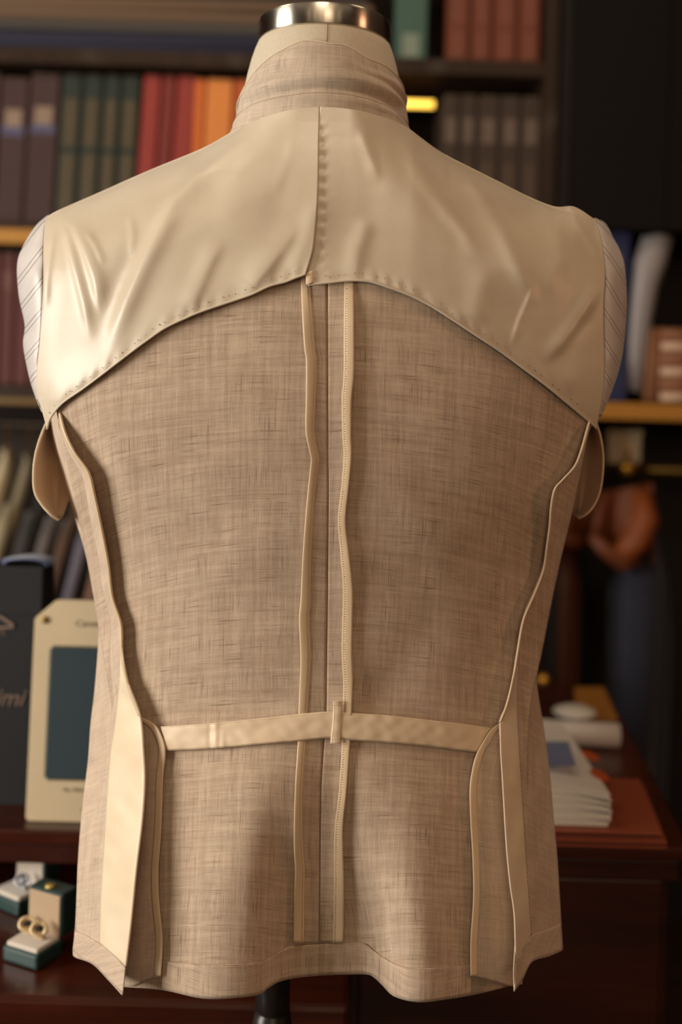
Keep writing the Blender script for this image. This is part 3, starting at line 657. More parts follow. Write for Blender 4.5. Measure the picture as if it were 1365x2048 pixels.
# underarm shields
SH = {-1: ([(96, 838), (82, 872), (71, 910), (67, 950), (70, 985), (84, 1010), (102, 1030), (116, 1040)], [(110, 830), (135, 880), (155, 930), (150, 980), (138, 1000), (131, 1018), (124, 1034), (116, 1040)]),
      1: ([(1190, 838), (1201, 870), (1207, 910), (1206, 950), (1200, 985), (1188, 1012), (1174, 1028), (1158, 1037)], [(1178, 838), (1150, 880), (1135, 930), (1132, 975), (1136, 1000), (1141, 1016), (1148, 1030), (1158, 1037)])}
for s in (-1, 1):
    A, B = SH[s]; a = [(p[0], p[1], 1.052) for p in A]; b = [(p[0], p[1], 1.105) for p in B]
    b[-1] = (b[-1][0], b[-1][1], 1.06); a[-1] = (a[-1][0], a[-1][1], 1.059)
    g = ruled(a, b, 60, 20); t = np.linspace(0, 1, 20)[None, :]
    d = g[..., 2] + .016 * np.sin(np.pi * t) * (1 - .4 * t) - .0025 * np.exp(-((t - .55) / .06) ** 2) * sm(g[..., 1], 900, 1000)
    sh = grid_obj('underarm_shield', PX(g[..., 0], g[..., 1], d), m_shield, jk, solid=.0010)
    c = curve(a, 90); tube('shield_piping', [P(*q) for q in c], .0011, plain('shield_edge', 'e3cfae', .6) if s < 0 else m_bind, sh, 8)

# hidden front of the coat over the chest
rows = []
for z in np.linspace(1.16, 1.44, 14):
    hw = float(itp(z, [(1.16, .215), (1.25, .235), (1.34, .255), (1.40, .24), (1.44, .19)])); row = []
    for k in range(25):
        q = math.pi * k / 24; row.append((AX - hw * math.cos(q), 1.085 + .105 * math.sin(q) ** .8 * (1 if z < 1.38 else .8), z))
    rows.append(row)
grid_obj('chest_panel', np.array(rows)[::-1], m_linen2, jk, solid=.0009)

# ------------------------------------------------------------------ desk
KZ = 1.15; ZD = H - .45 * KZ; ZT = H - .54 * KZ
fl, fr = Q(0, 1652, ZD), Q(1340, 1706, ZD)
rb = Q(1212, 1372, ZD)
XL = -1.15
desk = thing('desk', 'dark polished mahogany desk with an open lower shelf standing behind the jacket', 'desk', (0, 1.6, 0))
def prism(name, poly, z0, z1, mat, parent, bev=.004):
    bm = bmesh.new(); vs = [bm.verts.new((x, y, z1)) for x, y in poly]; f = bm.faces.new(vs)
    if f.normal.z < 0: f.normal_flip()
    r = bmesh.ops.extrude_face_region(bm, geom=[f]); bmesh.ops.translate(bm, vec=(0, 0, z0 - z1), verts=[v for v in r['geom'] if isinstance(v, bmesh.types.BMVert)])
    bmesh.ops.recalc_face_normals(bm, faces=bm.faces)
    if bev: bmesh.ops.bevel(bm, geom=bm.edges[:], offset=bev, segments=3, affect='EDGES', profile=.6)
    return bm_obj(name, bm, mat, parent)
yf = 1.305; xr = Q(1392, 1706, ZD).x
prism('tabletop', [(XL, yf), (xr, yf), (rb.x, rb.y), (XL, rb.y)], ZD - .017, ZD, m_mahog, desk, .005)
za = P(60, 1726, yf + .01).z
box('apron', (XL, yf + .008, za), (xr - .012, yf + .028, ZD - .017), m_mahog2, desk, .003)
xs = P(697, 2000, yf).x
cab = box('cabinet', (xs, yf + .02, .02), (xr - .02, 2.0, ZD - .018), m_mahog2, desk, .003)
box('drawer_front', (xs + .012, yf + .012, P(1150, 1765, yf).z - .30), (xr - .03, yf + .021, P(1150, 1765, yf).z), m_mahog2, cab, .003)
box('door_panel', (xs + .012, yf + .012, .06), (xr - .03, yf + .021, P(1150, 1765, yf).z - .31), m_mahog2, cab, .003)
box('side_panel', (XL, yf + .02, .02), (XL + .03, 2.0, ZD - .018), m_mahog2, desk, .003)
box('back_panel', (XL + .03, 1.74, .02), (xs, 1.76, ZD - .018), m_mahog2, desk, .003)
yt = Q(200, 2000, ZT).y
box('lower_shelf', (XL + .03, yt, ZT - .032), (xs - .002, 1.74, ZT), m_mahog, desk, .006)
box('plinth', (XL + .05, yt + .16, .0), (xs - .004, yt + .18, ZT - .034), m_mahog2, desk, .003)
box('foot_rail', (XL + .05, yt + .012, ZT - .064), (xs - .004, yt + .03, ZT - .036), m_mahog2, desk, .004)

# ------------------------------------------------------------------ things on the desk, left
def text_mesh(name, s, size, mat, parent, loc, rot, shear=0.0, align='LEFT'):
    c = bpy.data.curves.new(name, 'FONT'); c.body = s; c.size = size; c.extrude = .0002; c.shear = shear; c.align_x = align; c.resolution_u = 3
    o = bpy.data.objects.new(name, c); COL.objects.link(o); bpy.context.view_layer.update()
    me = bpy.data.meshes.new_from_object(o.evaluated_get(bpy.context.evaluated_depsgraph_get())); bpy.data.objects.remove(o); bpy.data.curves.remove(c)
    me.name = name; me.materials.clear(); me.materials.append(mat)
    q = bpy.data.objects.new(name, me); link(q, parent); q.matrix_world = Matrix.Translation(loc) @ rot
    if parent is not None:
        q.matrix_parent_inverse = parent.matrix_basis.inverted()
        q.matrix_basis = Matrix.Translation(loc) @ rot
    return q
UP = Matrix.Rotation(R(90), 4, 'X')
# standing swatch card
cb = Q(47, 1642, ZD); yb = cb.y; ctp = P(66, 1205, yb + .02)
hC = ctp.z - ZD + .004; xl = cb.x + .002; wC = .155; ang = math.atan2(ctp.x - cb.x, hC) * .9; tC = .014
card = thing('swatch_card', 'cream upright sample card with pinked navy cloth swatch and clipped corner', 'sample card', (xl, yb, ZD))
Mc = Matrix.Translation((xl, yb, ZD)) @ Matrix.Rotation(R(-5), 4, 'X') @ Matrix.Rotation(ang, 4, 'Y')
def local_obj(o, M):
    o.data.transform(M); return o
m_card = plain('cream_board', 'cbb896', .7, var=.04, nscale=20); m_cardtop = plain('cream_board_edge', 'd8cbb2', .7, var=.04)
ch = .030
poly = [(0.003, 0), (wC - .003, 0), (wC, .003), (wC, hC - ch), (wC - ch, hC), (ch * .85, hC), (0, hC - ch * .75), (0, .003)]
bm = bmesh.new(); vs = [bm.verts.new((x, 0, z)) for x, z in poly]; f = bm.faces.new(vs); r = bmesh.ops.extrude_face_region(bm, geom=[f])
bmesh.ops.translate(bm, vec=(0, tC, 0), verts=[v for v in r['geom'] if isinstance(v, bmesh.types.BMVert)]); bmesh.ops.recalc_face_normals(bm, faces=bm.faces)
bmesh.ops.bevel(bm, geom=bm.edges[:], offset=.0012, segments=2, affect='EDGES')
local_obj(bm_obj('board', bm, m_card, card), Mc)
# pinked swatch
t = NT('navy_cloth'); tc = t.n('ShaderNodeTexCoord').outputs['Object']; sp = t.n('ShaderNodeSeparateXYZ'); t.l(tc, sp.inputs[0])
gx = t.math('LESS_THAN', t.math('PINGPONG', sp.outputs[0], .0022), .0006); gz = t.math('LESS_THAN', t.math('PINGPONG', sp.outputs[2], .0022), .0006)
t.l(t.mix(t.math('MULTIPLY', t.math('MAXIMUM', gx, gz), .5), s2l('27363d'), s2l('3c5054')), t.b.inputs['Base Color']); t.b.inputs['Roughness'].default_value = .9
sx0, sx1, sz0, sz1 = .023, wC - .020, .052, hC - .058; pts = []; st = .0040
def zig(a, b, n, o, ax):
    for i in range(n):
        w = a + (b - a) * i / n; w2 = a + (b - a) * (i + .5) / n
        pts.append((w, o[0]) if ax == 0 else (o[0], w)); pts.append((w2, o[1]) if ax == 0 else (o[1], w2))
zig(sx0, sx1, 28, (sz0, sz0 - st), 0); zig(sz0, sz1, 44, (sx1, sx1 + st), 1); zig(sx1, sx0, 28, (sz1, sz1 + st), 0); zig(sz1, sz0, 44, (sx0, sx0 - st), 1)
bm = bmesh.new(); vs = [bm.verts.new((x, -.0010, z)) for x, z in pts]; f = bm.faces.new(vs); r = bmesh.ops.extrude_face_region(bm, geom=[f])
bmesh.ops.translate(bm, vec=(0, .0010, 0), verts=[v for v in r['geom'] if isinstance(v, bmesh.types.BMVert)]); bmesh.ops.recalc_face_normals(bm, faces=bm.faces)
local_obj(bm_obj('swatch', bm, t.m, card), Mc)
bm = bmesh.new(); bmesh.ops.create_uvsphere(bm, u_segments=16, v_segments=10, radius=.0045); bmesh.ops.scale(bm, vec=(1, .6, 1), verts=bm.verts); bmesh.ops.translate(bm, vec=(.013, -.001, hC - .024), verts=bm.verts)
local_obj(bm_obj('rivet', bm, plain('aged_brass', '8a6f3c', .4, .8), card, True), Mc)
m_print = plain('grey_print', '8c8270', .8, var=.02)
def on_card(s, size, x, z, shear=0): text_mesh('lettering', s, size, m_print, card, Vector((0, 0, 0)), Mc @ Matrix.Translation((x, -.0006, z)) @ UP, shear)
on_card('Carnet', .0115, .049, hC - .031, .25); on_card('No. Milled', .0062, .044, .036); on_card('Super', .0058, .066, .013)

# dark presentation box behind it
bt_ = Q(60, 1612, ZD); bx = P(86, 1135, bt_.y); hB = bx.z - ZD
bbox = thing('presentation_box', 'tall matt black box with bronze lettering standing left of the swatch card', 'box', (bx.x - .1, bt_.y, ZD))
m_box = plain('black_paper', '111216', .8, var=.05, bump=.2, bscale=900); y0 = bt_.y
box('body', (bx.x - .20, y0, ZD), (bx.x - .001, y0 + .055, ZD + hB - .012), m_box, bbox, .0015)
box('lid', (bx.x - .202, y0 - .0015, ZD + hB - .060), (bx.x + .0005, y0 + .0565, ZD + hB), m_box, bbox, .0015)
m_bronze = plain('bronze_foil', '8a766a', .45, .4)
tx = P(-25, 1412, y0); text_mesh('lettering', 'simi', .030, m_bronze, bbox, Vector((P(-30, 1412, y0).x, y0 - .0012, P(0, 1410, y0).z)), UP, .35)
def ribbon(name, pts, w, mat, parent, y):
    V, Fc = [], []
    for i, (x, z) in enumerate(pts):
        a = Vector(pts[min(i + 1, len(pts) - 1)]) - Vector(pts[max(i - 1, 0)]); a.normalize(); n = Vector((-a.y, a.x)) * w / 2
        for (yy) in (y, y + .0008): V += [(x + n.x, yy, z + n.y), (x - n.x, yy, z - n.y)]
    for i in range(len(pts) - 1):
        o = i * 4; Fc += [(o, o + 1, o + 5, o + 4), (o + 2, o + 6, o + 7, o + 3), (o, o + 4, o + 6, o + 2), (o + 1, o + 3, o + 7, o + 5)]
    return mesh_obj(name, V, Fc, mat, parent, smooth=False)
yy = y0 - .0024
zx = lambda a, b: XZ(a, b, yy)
ribbon('emblem', [zx(-40, 1256), zx(-28, 1240), zx(-12, 1228), zx(4, 1236), zx(26, 1250)], .0035, m_bronze, bbox, yy)
ribbon('emblem', [zx(-40, 1258), zx(-8, 1256), zx(27, 1254)], .0028, m_bronze, bbox, yy)
text_mesh('lettering', 'SARTS', .0095, m_bronze, bbox, Vector((P(-32, 1270, y0).x, y0 - .0012, P(0, 1270, y0).z)), UP, .2)
# blue folded cloth on top of the box
g = []
for i in range(9):
    row = []
    for k in range(20):
        a = math.pi * k / 19; x = P(48, 1120, y0).x + (.034 - .002 * abs(i - 4)) * -math.cos(a); row.append((x + .002 * math.sin(i), y0 + .004 + .042 * i / 8, ZD + hB + .0006 + .0085 * math.sin(a) ** .7))
    g.append(row)
tag(grid_obj('folded_cloth', np.array(g), plain('blue_satin', '3f4f7c', .45, sheen=.4), None, solid=.0012), 'small navy satin cloth folded on top of the tall black box', 'cloth')

# cufflink boxes on the lower shelf
m_gl = plain('green_leather', '1d3836', .38, var=.15, nscale=80, bump=.25, bscale=700, coat=.2)
m_wv = plain('white_velvet', 'cdc2b4', .9, var=.05, sheen=.4); m_bv = plain('beige_velvet', 'b39a7c', .9, var=.05, sheen=.4)
m_gold = plain('gold', 'ecd6ae', .35, .8); m_silver = plain('silver', 'c4c6cc', .2, 1.0); m_onyx = plain('onyx', '0a0f0e', .12); m_btn = plain('gilt_button', 'cdb468', .4, .7)
def obox(name, M, a, b, mat, parent, bev): return local_obj(box(name, a, b, mat, parent, bev, seg=3), M)
def cuff_box(origin, xax, sx, sy, hb, label, lidmat):
    """origin: front corner, local x towards the left corner, local y towards the right corner"""
    th = thing('cufflink_box', label, 'jewellery box', origin, 'open cufflink boxes on the lower desk shelf')
    xa = Vector(xax).normalized(); ya = Vector((xa.y, -xa.x, 0)) if (Vector((xa.y, -xa.x, 0)).y > 0) else Vector((-xa.y, xa.x, 0))
    M = Matrix(((xa.x, ya.x, 0, origin[0]), (xa.y, ya.y, 0, origin[1]), (0, 0, 1, origin[2]), (0, 0, 0, 1)))
    def fix(o):
        if M.to_3x3().determinant() < 0: o.data.flip_normals()
        return o
    fix(obox('base', M, (0, 0, .0003), (sx, sy, hb), m_gl, th, .004))
    fix(obox('cushion', M, (.003, .003, hb - .004), (sx - .003, sy - .003, hb + .004), m_wv, th, .003))
    ld = fix(obox('lid', M, (0, sy - .004, hb + .001), (sx, sy + .022, hb + .050), m_gl, th, .004))
    fix(obox('lid_lining', M, (.003, sy - .0055, hb + .003), (sx - .003, sy - .002, hb + .047), lidmat, th, .0015))
    bm = bmesh.new(); bmesh.ops.create_cone(bm, segments=24, radius1=.0062, radius2=.0050, depth=.003, cap_ends=True); bmesh.ops.translate(bm, vec=(sx * .5, sy + .004, hb + .0515), verts=bm.verts)
    fix(local_obj(bm_obj('button', bm, m_btn, th, True), M))
    return th, M
hb = .018; zp = ZT + hb + .002
Fp, Lp, Rp = Q(75, 1908, zp), Q(4, 1886, zp), Q(130, 1874, zp)
sx, sy = (Lp - Fp).length, (Rp - Fp).length
th1, M1 = cuff_box((Fp.x, Fp.y, ZT), Lp - Fp, sx, sy, hb, 'open dark green jewellery box with gold cufflinks on a white cushion', m_bv)
F2 = Q(37, 1803, zp)
th2, M2 = cuff_box((F2.x, F2.y, ZT), Lp - Fp + Vector((0, .008, 0)), sx * 1.05, sy * 1.0, hb, 'open green jewellery box with silver cufflinks, cut by the left edge of the photo', m_wv)
def cufflink(M, x, y, z, metal, stone, label, big=True):
    t = thing('cufflink', label, 'cufflink', M @ Vector((x, y, z)), 'cufflinks resting in the open boxes')
    wp = M @ Vector((x, y, z + .0110)); nv = (Vector((0, 0, H)) - wp).normalized() + Vector((.1, 0, .9))
    Rm = Matrix.Translation(wp) @ nv.to_track_quat('Z', 'Y').to_matrix().to_4x4()
    r = .0090
    bm = bmesh.new(); bmesh.ops.create_cone(bm, segments=28, radius1=r * .72, radius2=r * .8, depth=.0022, cap_ends=True)
    local_obj(bm_obj('head', bm, metal, t, True), Rm)
    V, Fc = [], []; n = 26
    for k in range(n):                                            # fluted rim of small petals
        a = 2 * math.pi * k / n; b = len(V); ca, sa = math.cos(a), math.sin(a); w = r * .10
        for (rr, zz, ww) in ((r * .62, .0012, .6), (r * .85, .0034, 1), (r * 1.05, .0026, .9), (r * 1.08, .0008, .7)):
            V += [(ca * rr - sa * w * ww, sa * rr + ca * w * ww, zz - .001), (ca * rr, sa * rr, zz), (ca * rr + sa * w * ww, sa * rr - ca * w * ww, zz - .001)]
        for j in range(3):
            o = b + j * 3; Fc += [(o, o + 1, o + 4, o + 3), (o + 1, o + 2, o + 5, o + 4)]
    local_obj(mesh_obj('fluted_rim', V, Fc, metal, t, smooth=True), Rm)
    bm = bmesh.new(); bmesh.ops.create_uvsphere(bm, u_segments=20, v_segments=10, radius=r * .5); bmesh.ops.scale(bm, vec=(1.15, .8, .35), verts=bm.verts); bmesh.ops.translate(bm, vec=(0, 0, .0016), verts=bm.verts)
    local_obj(bm_obj('stone', bm, stone, t, True), Rm)
    tube('post', [M @ Vector((x, y, z + .0125)), M @ Vector((x + .001, y + .002, z + .001))], .0016, metal, t, 10)
    o = tube('toggle', [M @ Vector((x - .006, y + .002, z + .002)), M @ Vector((x + .007, y + .002, z + .002))], .0021, metal, t, 10)
    return t
zc = hb + .004
cufflink(M1, sx * .36, sy * .50, zc, m_gold, m_onyx, 'gold fluted cufflink with oval black stone, nearer of the gold pair')
cufflink(M1, sx * .74, sy * .56, zc, m_gold, m_onyx, 'gold fluted cufflink with black stone, left and behind its twin')
cufflink(M2, sx * .34, sy * .45, zc, m_silver, plain('crystal', 'c8ccd6', .08), 'silver cufflink with pale crystal centre in the farther box')

# ------------------------------------------------------------------ things on the desk, right
m_lth = plain('terracotta_leather', '94492e', .5, var=.08, bump=.2, bscale=500)
tr, tb_ = Q(1336, 1668, ZD + .018), Q(1290, 1558, ZD + .018)
for k, (z0, z1, dx) in enumerate(((ZD, ZD + .0085, .0), (ZD + .0095, ZD + .018, -.006))):
    x1 = tr.x + dx; pf = thing('leather_folder', ('lower' if k == 0 else 'upper') + ' terracotta leather folder of the two stacked under the booklets', 'folder', (x1 - .1, tr.y, z0), 'stacked terracotta folders')
    prism('cover', [(x1 - .30, tr.y + .001 * k), (x1, tr.y + .001 * k), (tb_.x + dx, tb_.y), (x1 - .30, tb_.y)], z0 + .0055, z1, m_lth, pf, .0012)
    prism('pages', [(x1 - .297, tr.y + .004), (x1 - .004, tr.y + .004), (tb_.x + dx - .004, tb_.y - .003), (x1 - .297, tb_.y - .003)], z0 + .002, z0 + .0058, plain('dark_paper', '2a1510', .8), pf, 0)
    prism('back_cover', [(x1 - .30, tr.y + .001 * k), (x1, tr.y + .001 * k), (tb_.x + dx, tb_.y), (x1 - .30, tb_.y)], z0, z0 + .0022, m_lth, pf, .0008)
# bowed booklets
zb = ZD + .0185; c0 = Q(1222, 1655, zb); n_b = 5; hs = [.014, .013, .012, .010, .011]
zt_ = zb + sum(hs); ctR = Q(1198, 1470, zt_); ctF = Q(1226, 1580, zt_)
x1 = c0.x; y1 = c0.y; depth = .285; wid = .20; z = zb
m_pg = plain('booklet_paper', 'd6d0c2', .7, var=.05, nscale=200); m_pc = plain('booklet_cover', 'efece4', .5, var=.03)
def bowed(name, x0, x1, y0, y1, z0, z1, mat, parent, bow=.010, inset=0, lo=True):
    nx = 18; V, Fc = [], []
    for side in (0, 1):
        for j in range(2):
            for i in range(nx):
                f = i / (nx - 1); x = x0 + (x1 - x0) * f; b = -bow * f ** 2.5
                y = (y0, y1)[j] + 0 * f; V.append((x, y, ((z0, z1)[side]) + (b if (side == 1 or z0 > zb + .001) else 0)))
    I = lambda s, j, i: s * 2 * nx + j * nx + i
    for i in range(nx - 1):
        Fc += [(I(1, 0, i), I(1, 0, i + 1), I(1, 1, i + 1), I(1, 1, i)), (I(0, 0, i), I(0, 1, i), I(0, 1, i + 1), I(0, 0, i + 1)),
               (I(0, 0, i), I(0, 0, i + 1), I(1, 0, i + 1), I(1, 0, i)), (I(0, 1, i), I(1, 1, i), I(1, 1, i + 1), I(0, 1, i + 1))]
    Fc += [(I(0, 0, 0), I(1, 0, 0), I(1, 1, 0), I(0, 1, 0)), (I(0, 0, nx - 1), I(0, 1, nx - 1), I(1, 1, nx - 1), I(1, 0, nx - 1))]
    return mesh_obj(name, V, Fc, mat, parent, smooth=False)
ordn = ['bottom', 'second from bottom', 'middle', 'fourth from bottom', 'topmost']
for k in range(n_b):
    bk = thing('booklet', ordn[k] + ' white booklet of the curling stack on the leather folders' + (', printed with blue and orange' if k == 4 else ''), 'booklet', (x1 - .1, y1, z), 'stack of white booklets')
    dx = random.uniform(-.002, .002); h = hs[k]; bw = .004 + .0042 * k
    bowed('pages', x1 - wid, x1 + dx - .0015, y1 + .001, y1 + depth, z + .0006, z + h - .001, m_pg, bk, bw)
    cv = bowed('cover', x1 - wid - .001, x1 + dx, y1, y1 + depth + .001, z + h - .0011, z + h - .0002, m_pc, bk, bw)
    if k == 4:
        m_bl = plain('blue_print', '707894', .6, var=.3, nscale=600); m_or = plain('orange_print', 'cc5a22', .6)
        xA = Q(1092, 1485, z + h).x; zz = z + h + .0004
        pa = [Q(1085, 1487, z + h - .002), Q(1138, 1487, z + h - .003), Q(1152, 1536, z + h - .003), Q(1090, 1536, z + h - .002)]
        mesh_obj('printed_swatch', [(p.x, p.y, p.z + .0026) for p in pa], [(0, 1, 2, 3)], m_bl, bk, smooth=False, solid=.0003)
        for (a, b) in ((1183, 1484), (1201, 1524)):
            c = Q(a, b, z + h - .004); bm = bmesh.new(); bmesh.ops.create_cone(bm, segments=20, radius1=.015, radius2=.015, depth=.0012, cap_ends=True)
            bmesh.ops.scale(bm, vec=(.75, 1.25, 1), verts=bm.verts)
            f_ = (c.x - (x1 - wid)) / wid; bmesh.ops.rotate(bm, matrix=Matrix.Rotation(math.atan(bw * 2.5 * f_ ** 1.5 / wid), 3, 'Y'), verts=bm.verts)
            bmesh.ops.translate(bm, vec=(c.x, c.y, z + h - bw * f_ ** 2.5 + .0012), verts=bm.verts); bm_obj('printed_mark', bm, m_or, bk)
    z += h
# white roll, dish, light pool pad
rc = Q(1236, 1503, ZD); rr = .0185
roll = thing('paper_roll', 'white paper roll lying across the desk behind the booklets', 'roll', (rc.x - .1, rc.y + rr, ZD))
tube('sheet', [(rc.x - .24, rc.y + rr + .02, ZD + rr), (rc.x - .1, rc.y + rr + .008, ZD + rr), (rc.x + .006, rc.y + rr, ZD + rr)], [rr] * 3, plain('white_paper', 'd4cfcb', .6, var=.03), roll, 28)
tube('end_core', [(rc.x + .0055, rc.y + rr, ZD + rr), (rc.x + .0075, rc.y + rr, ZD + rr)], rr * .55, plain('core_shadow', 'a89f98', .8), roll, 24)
dc = Q(1158, 1447, ZD)
tag(lathe('dish', [(.022, ZD + .0002), (.030, ZD + .004), (.037, ZD + .010), (.034, ZD + .014), (.022, ZD + .019), (.008, ZD + .021), (.001, ZD + .021)], (dc.x, dc.y + .03), plain('white_ceramic', 'd6cfc4', .25), None, 40), 'small white domed ceramic dish behind the paper roll', 'dish')
pa = [Q(1152, 1436, ZD + .004), Q(1236, 1436, ZD + .004), Q(1208, 1375, ZD + .004), Q(1150, 1375, ZD + .004)]  # amber pool of light on the desktop, put in as a tan slab
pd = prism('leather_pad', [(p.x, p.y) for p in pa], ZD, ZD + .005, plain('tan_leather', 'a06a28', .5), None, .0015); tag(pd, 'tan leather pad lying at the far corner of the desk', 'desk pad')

# ------------------------------------------------------------------ bookcase
YB = 2.30; YK = 2.70
zA1, zA0 = 1.966, 1.934; zB1, zBm, zB0 = 1.604, 1.587, 1.556; zC1, zC0 = 1.262, 1.226
xU = P(1092, 300, YB).x
bc = thing('bookcase', 'wide dark wood wall bookcase with brass edged shelves behind the jacket', 'bookcase', (-.35, 2.5, 0))
box('back_panel', (-1.5, YK, .0), (xU, YK + .02, 2.6), m_case, bc, 0)
for x in (-1.5, xU - .006): box('upright', (x, YB, 0), (x + .028, YK, 2.6), m_case, bc, .002)
for z0, z1 in ((zA0, zA1), (2.33, 2.36), (zBm, zB1), (zC0 + .01, zC1), (.05, .09)): box('shelf', (-1.472, YB + .004, z0), (xU - .006, YK, z1), m_case, bc, .002)
box('brass_trim', (-1.472, YB - .002, zB0), (xU - .006, YB + .016, zBm), m_brasstrim, bc, .002)
box('brass_trim', (-1.472, YB + .012, zC0 - .004), (xU - .006, YB + .03, zC0 + .01), plain('aged_trim', '6e5226', .5, .3), bc, .002)
# tube lamp
lm = thing('tube_lamp', 'short glowing yellow tube lamp under the shelf right of the neck', 'lamp', (P(840, 208, 2.36).x, 2.36, 1.9))
a, b = P(770, 206, 2.36), P(868, 209, 2.36)
tube('tube', [a, b], .0075, plain('lamp_glow', 'ffd060', .4, emit=('ffc850', 2.6)), lm, 20)
tube('bracket', [(a.x + .02, 2.36, a.z + .006), (a.x + .02, 2.36, zA0)], .003, m_brass, lm, 8)

def book(px0, px1, py_t, z_b, y, depth, mat, label, group, parts=(), lean=0.0, head=None):
    """a cloth-bound book standing with its spine to the room"""
    pm = (py_t + 60); xa = P(px0, pm, y).x; xb = P(px1, pm, y).x; zt = P((px0 + px1) / 2, py_t, y).z if head is None else head
    w = xb - xa; h = zt - z_b; t = thing('book', label, 'book', ((xa + xb) / 2, y, z_b), group)
    M = Matrix.Translation(((xa + xb) / 2, y, z_b + (abs(math.sin(lean)) * w / 2))) @ Matrix.Rotation(lean, 4, 'Y')
    local_obj(box('cover', (-w / 2 + .0006, 0, 0), (w / 2 - .0006, depth, h), mat, t, .005, seg=3), M)
    local_obj(box('page_block', (-w / 2 + .004, .006, -.0 + h - .003), (w / 2 - .004, depth - .003, h + .0015), plain('page_edges', '8f8268', .8), t, 0), M)
    for (z0, z1, m, wf) in parts: local_obj(box('spine_label', (-w / 2 * wf, -.0010, z0 * h), (w / 2 * wf, .002, z1 * h), m, t, .0008), M)
    return t
m_mar = plain('maroon_cloth', '3d2423', .7, var=.12); m_mar2 = plain('wine_cloth', '5a2a28', .7, var=.12)
m_grn = plain('dark_green_cloth', '1b271f', .7, var=.12); m_olv = plain('olive_label', '483c22', .6, var=.15)
m_lab = plain('blue_grey_label', '4a4a6a', .5, var=.3, nscale=150); m_lab2 = plain('tan_label', '8a7462', .5, var=.3, nscale=150)
m_red = plain('red_cloth', '8e2a20', .6, var=.08); m_red2 = plain('deep_red_cloth', '741f18', .6, var=.08)
m_org = plain('orange_cloth', 'd06a26', .6, var=.06); m_org2 = plain('amber_cloth', 'd8823a', .6, var=.06); m_org3 = plain('rust_cloth', 'b4541f', .6, var=.06)
m_brn = plain('brown_cloth', '38281d', .7, var=.12); m_oval = plain('pale_brown_label', '615044', .6)
m_teal = plain('teal_cloth', '3c5a4e', .6, var=.1); m_tl = plain('grey_teal_label', '7c8878', .6)
m_ro = plain('burnt_orange_cloth', '642a10', .6, var=.08); m_rl = plain('dusty_pink_label', '723a26', .6, var=.2)
def num(i): return ['first', 'second', 'third', 'fourth', 'fifth', 'sixth', 'seventh'][i]
G2 = 'sample books on the middle shelf'
ht = 1.918
xs_ = [(-62, -8), (-6, 50), (52, 112)]
for i, (a, b) in enumerate(xs_): book(a, b, 150, zB1, YB + .03, .22, m_mar, num(i) + ' maroon book from the left on the upper left shelf, with blue label', G2, [(.60, .66, m_lab, .8), (.66, .78, m_lab2, .6)], R(1.6), ht - .01 * (i % 2))
for i, (a, b) in enumerate([(114, 155), (157, 196), (198, 232), (234, 271)]): book(a, b, 150, zB1, YB + .03, .22, m_grn, num(i) + ' dark green book counted from the maroon ones, with olive spine panels', G2, [(.52, .84, m_olv, .66), (.08, .47, m_olv, .7)], R(1.8), ht)
for i, (a, b, m) in enumerate([(273, 309, m_red), (311, 339, m_red2), (341, 379, m_red)]): book(a, b, 150, zB1, YB + .03, .22, m, num(i) + ' red cloth book counted from the green ones', G2, (), R(2.6), ht + .004)
for i, (a, b, m) in enumerate([(383, 404, m_org), (406, 460, m_org2), (462, 512, m_org3), (514, 560, m_org2), (562, 600, m_org)]): book(a, b, 150, zB1, YB + .03, .22, m, num(i) + ' orange cloth book counted from the red ones, partly hidden by the dress form neck' if i > 1 else num(i) + ' orange cloth book counted from the red ones', G2, (), R(1.2), ht)
for i, (a, b) in enumerate([(886, 920), (922, 955), (957, 1000), (1002, 1042), (1044, 1084)]): book(a, b, 175, zB1, YB + .03, .22, m_brn, num(i) + ' dark brown book right of the glowing tube lamp, with pale oval label', 'brown books right of the lamp', [(.66, .84, m_oval, .62), (.10, .52, plain('dull_brown_label', '483628', .7), .62)], 0, ht - .02)
G1 = 'sample books on the upper shelf'
book(790, 856, 0, zA1, YB + .03, .22, m_teal, 'teal green book with pale lower label beside the chrome neck cap', G1, [(.03, .19, m_tl, .5)], 0, zA1 + .31)
for i, (a, b) in enumerate([(893, 941), (943, 985), (987, 1036), (1038, 1082)]): book(a, b, 0, zA1, YB + .03, .22, m_ro, num(i) + ' burnt orange book on the top right shelf, with pink spine strips', G1, [(.03, .22, m_rl, .5), (.26, .6, m_rl, .5)], 0, zA1 + .31)
# fabric bolts lying on the upper left shelf
zz = zA1
for i, (h_, c, nm) in enumerate([(.050, '2b2c40', 'navy'), (.020, '4b4744', 'charcoal grey'), (.055, '6b5644', 'brown tweed'), (.06, '3a3a3c', 'dark grey')]):
    y = YB + .04; x0 = -1.35; x1 = P(772, 60, y).x - .012 * i
    bo = thing('fabric_bolt', nm + ' folded cloth length, ' + ['bottom', 'second from bottom', 'third from bottom', 'top'][i] + ' of the pile on the upper left shelf', 'fabric', ((x0 + x1) / 2, y + .1, zz), 'cloth lengths piled on the upper shelf')
    box('folded_length', (x0, y, zz + .0005), (x1, y + .24, zz + h_), plain('wool_' + c, c, .9, var=.15, nscale=300), bo, min(.018, h_ * .42), seg=4)
    tube('outer_fold', [(x0, y + .004, zz + h_ * .5), (x1, y + .004, zz + h_ * .5)], h_ * .16, MATS['wool_' + c], bo, 12)
    zz += h_ + .001
# wine books below the brass edge, left
for i, (a, b) in enumerate([(-75, -38), (-36, 0), (2, 30), (32, 62), (64, 96), (98, 130)]):
    book(a, b, 505, zC1, YB + .03, .22, m_mar2, num(i) + ' wine red book from the left on the lower left shelf', 'wine books on the lower shelf', [(.72, .86, plain('wine_label', '6a4038', .6), .5)], 0, P(30, 503, YB).z)

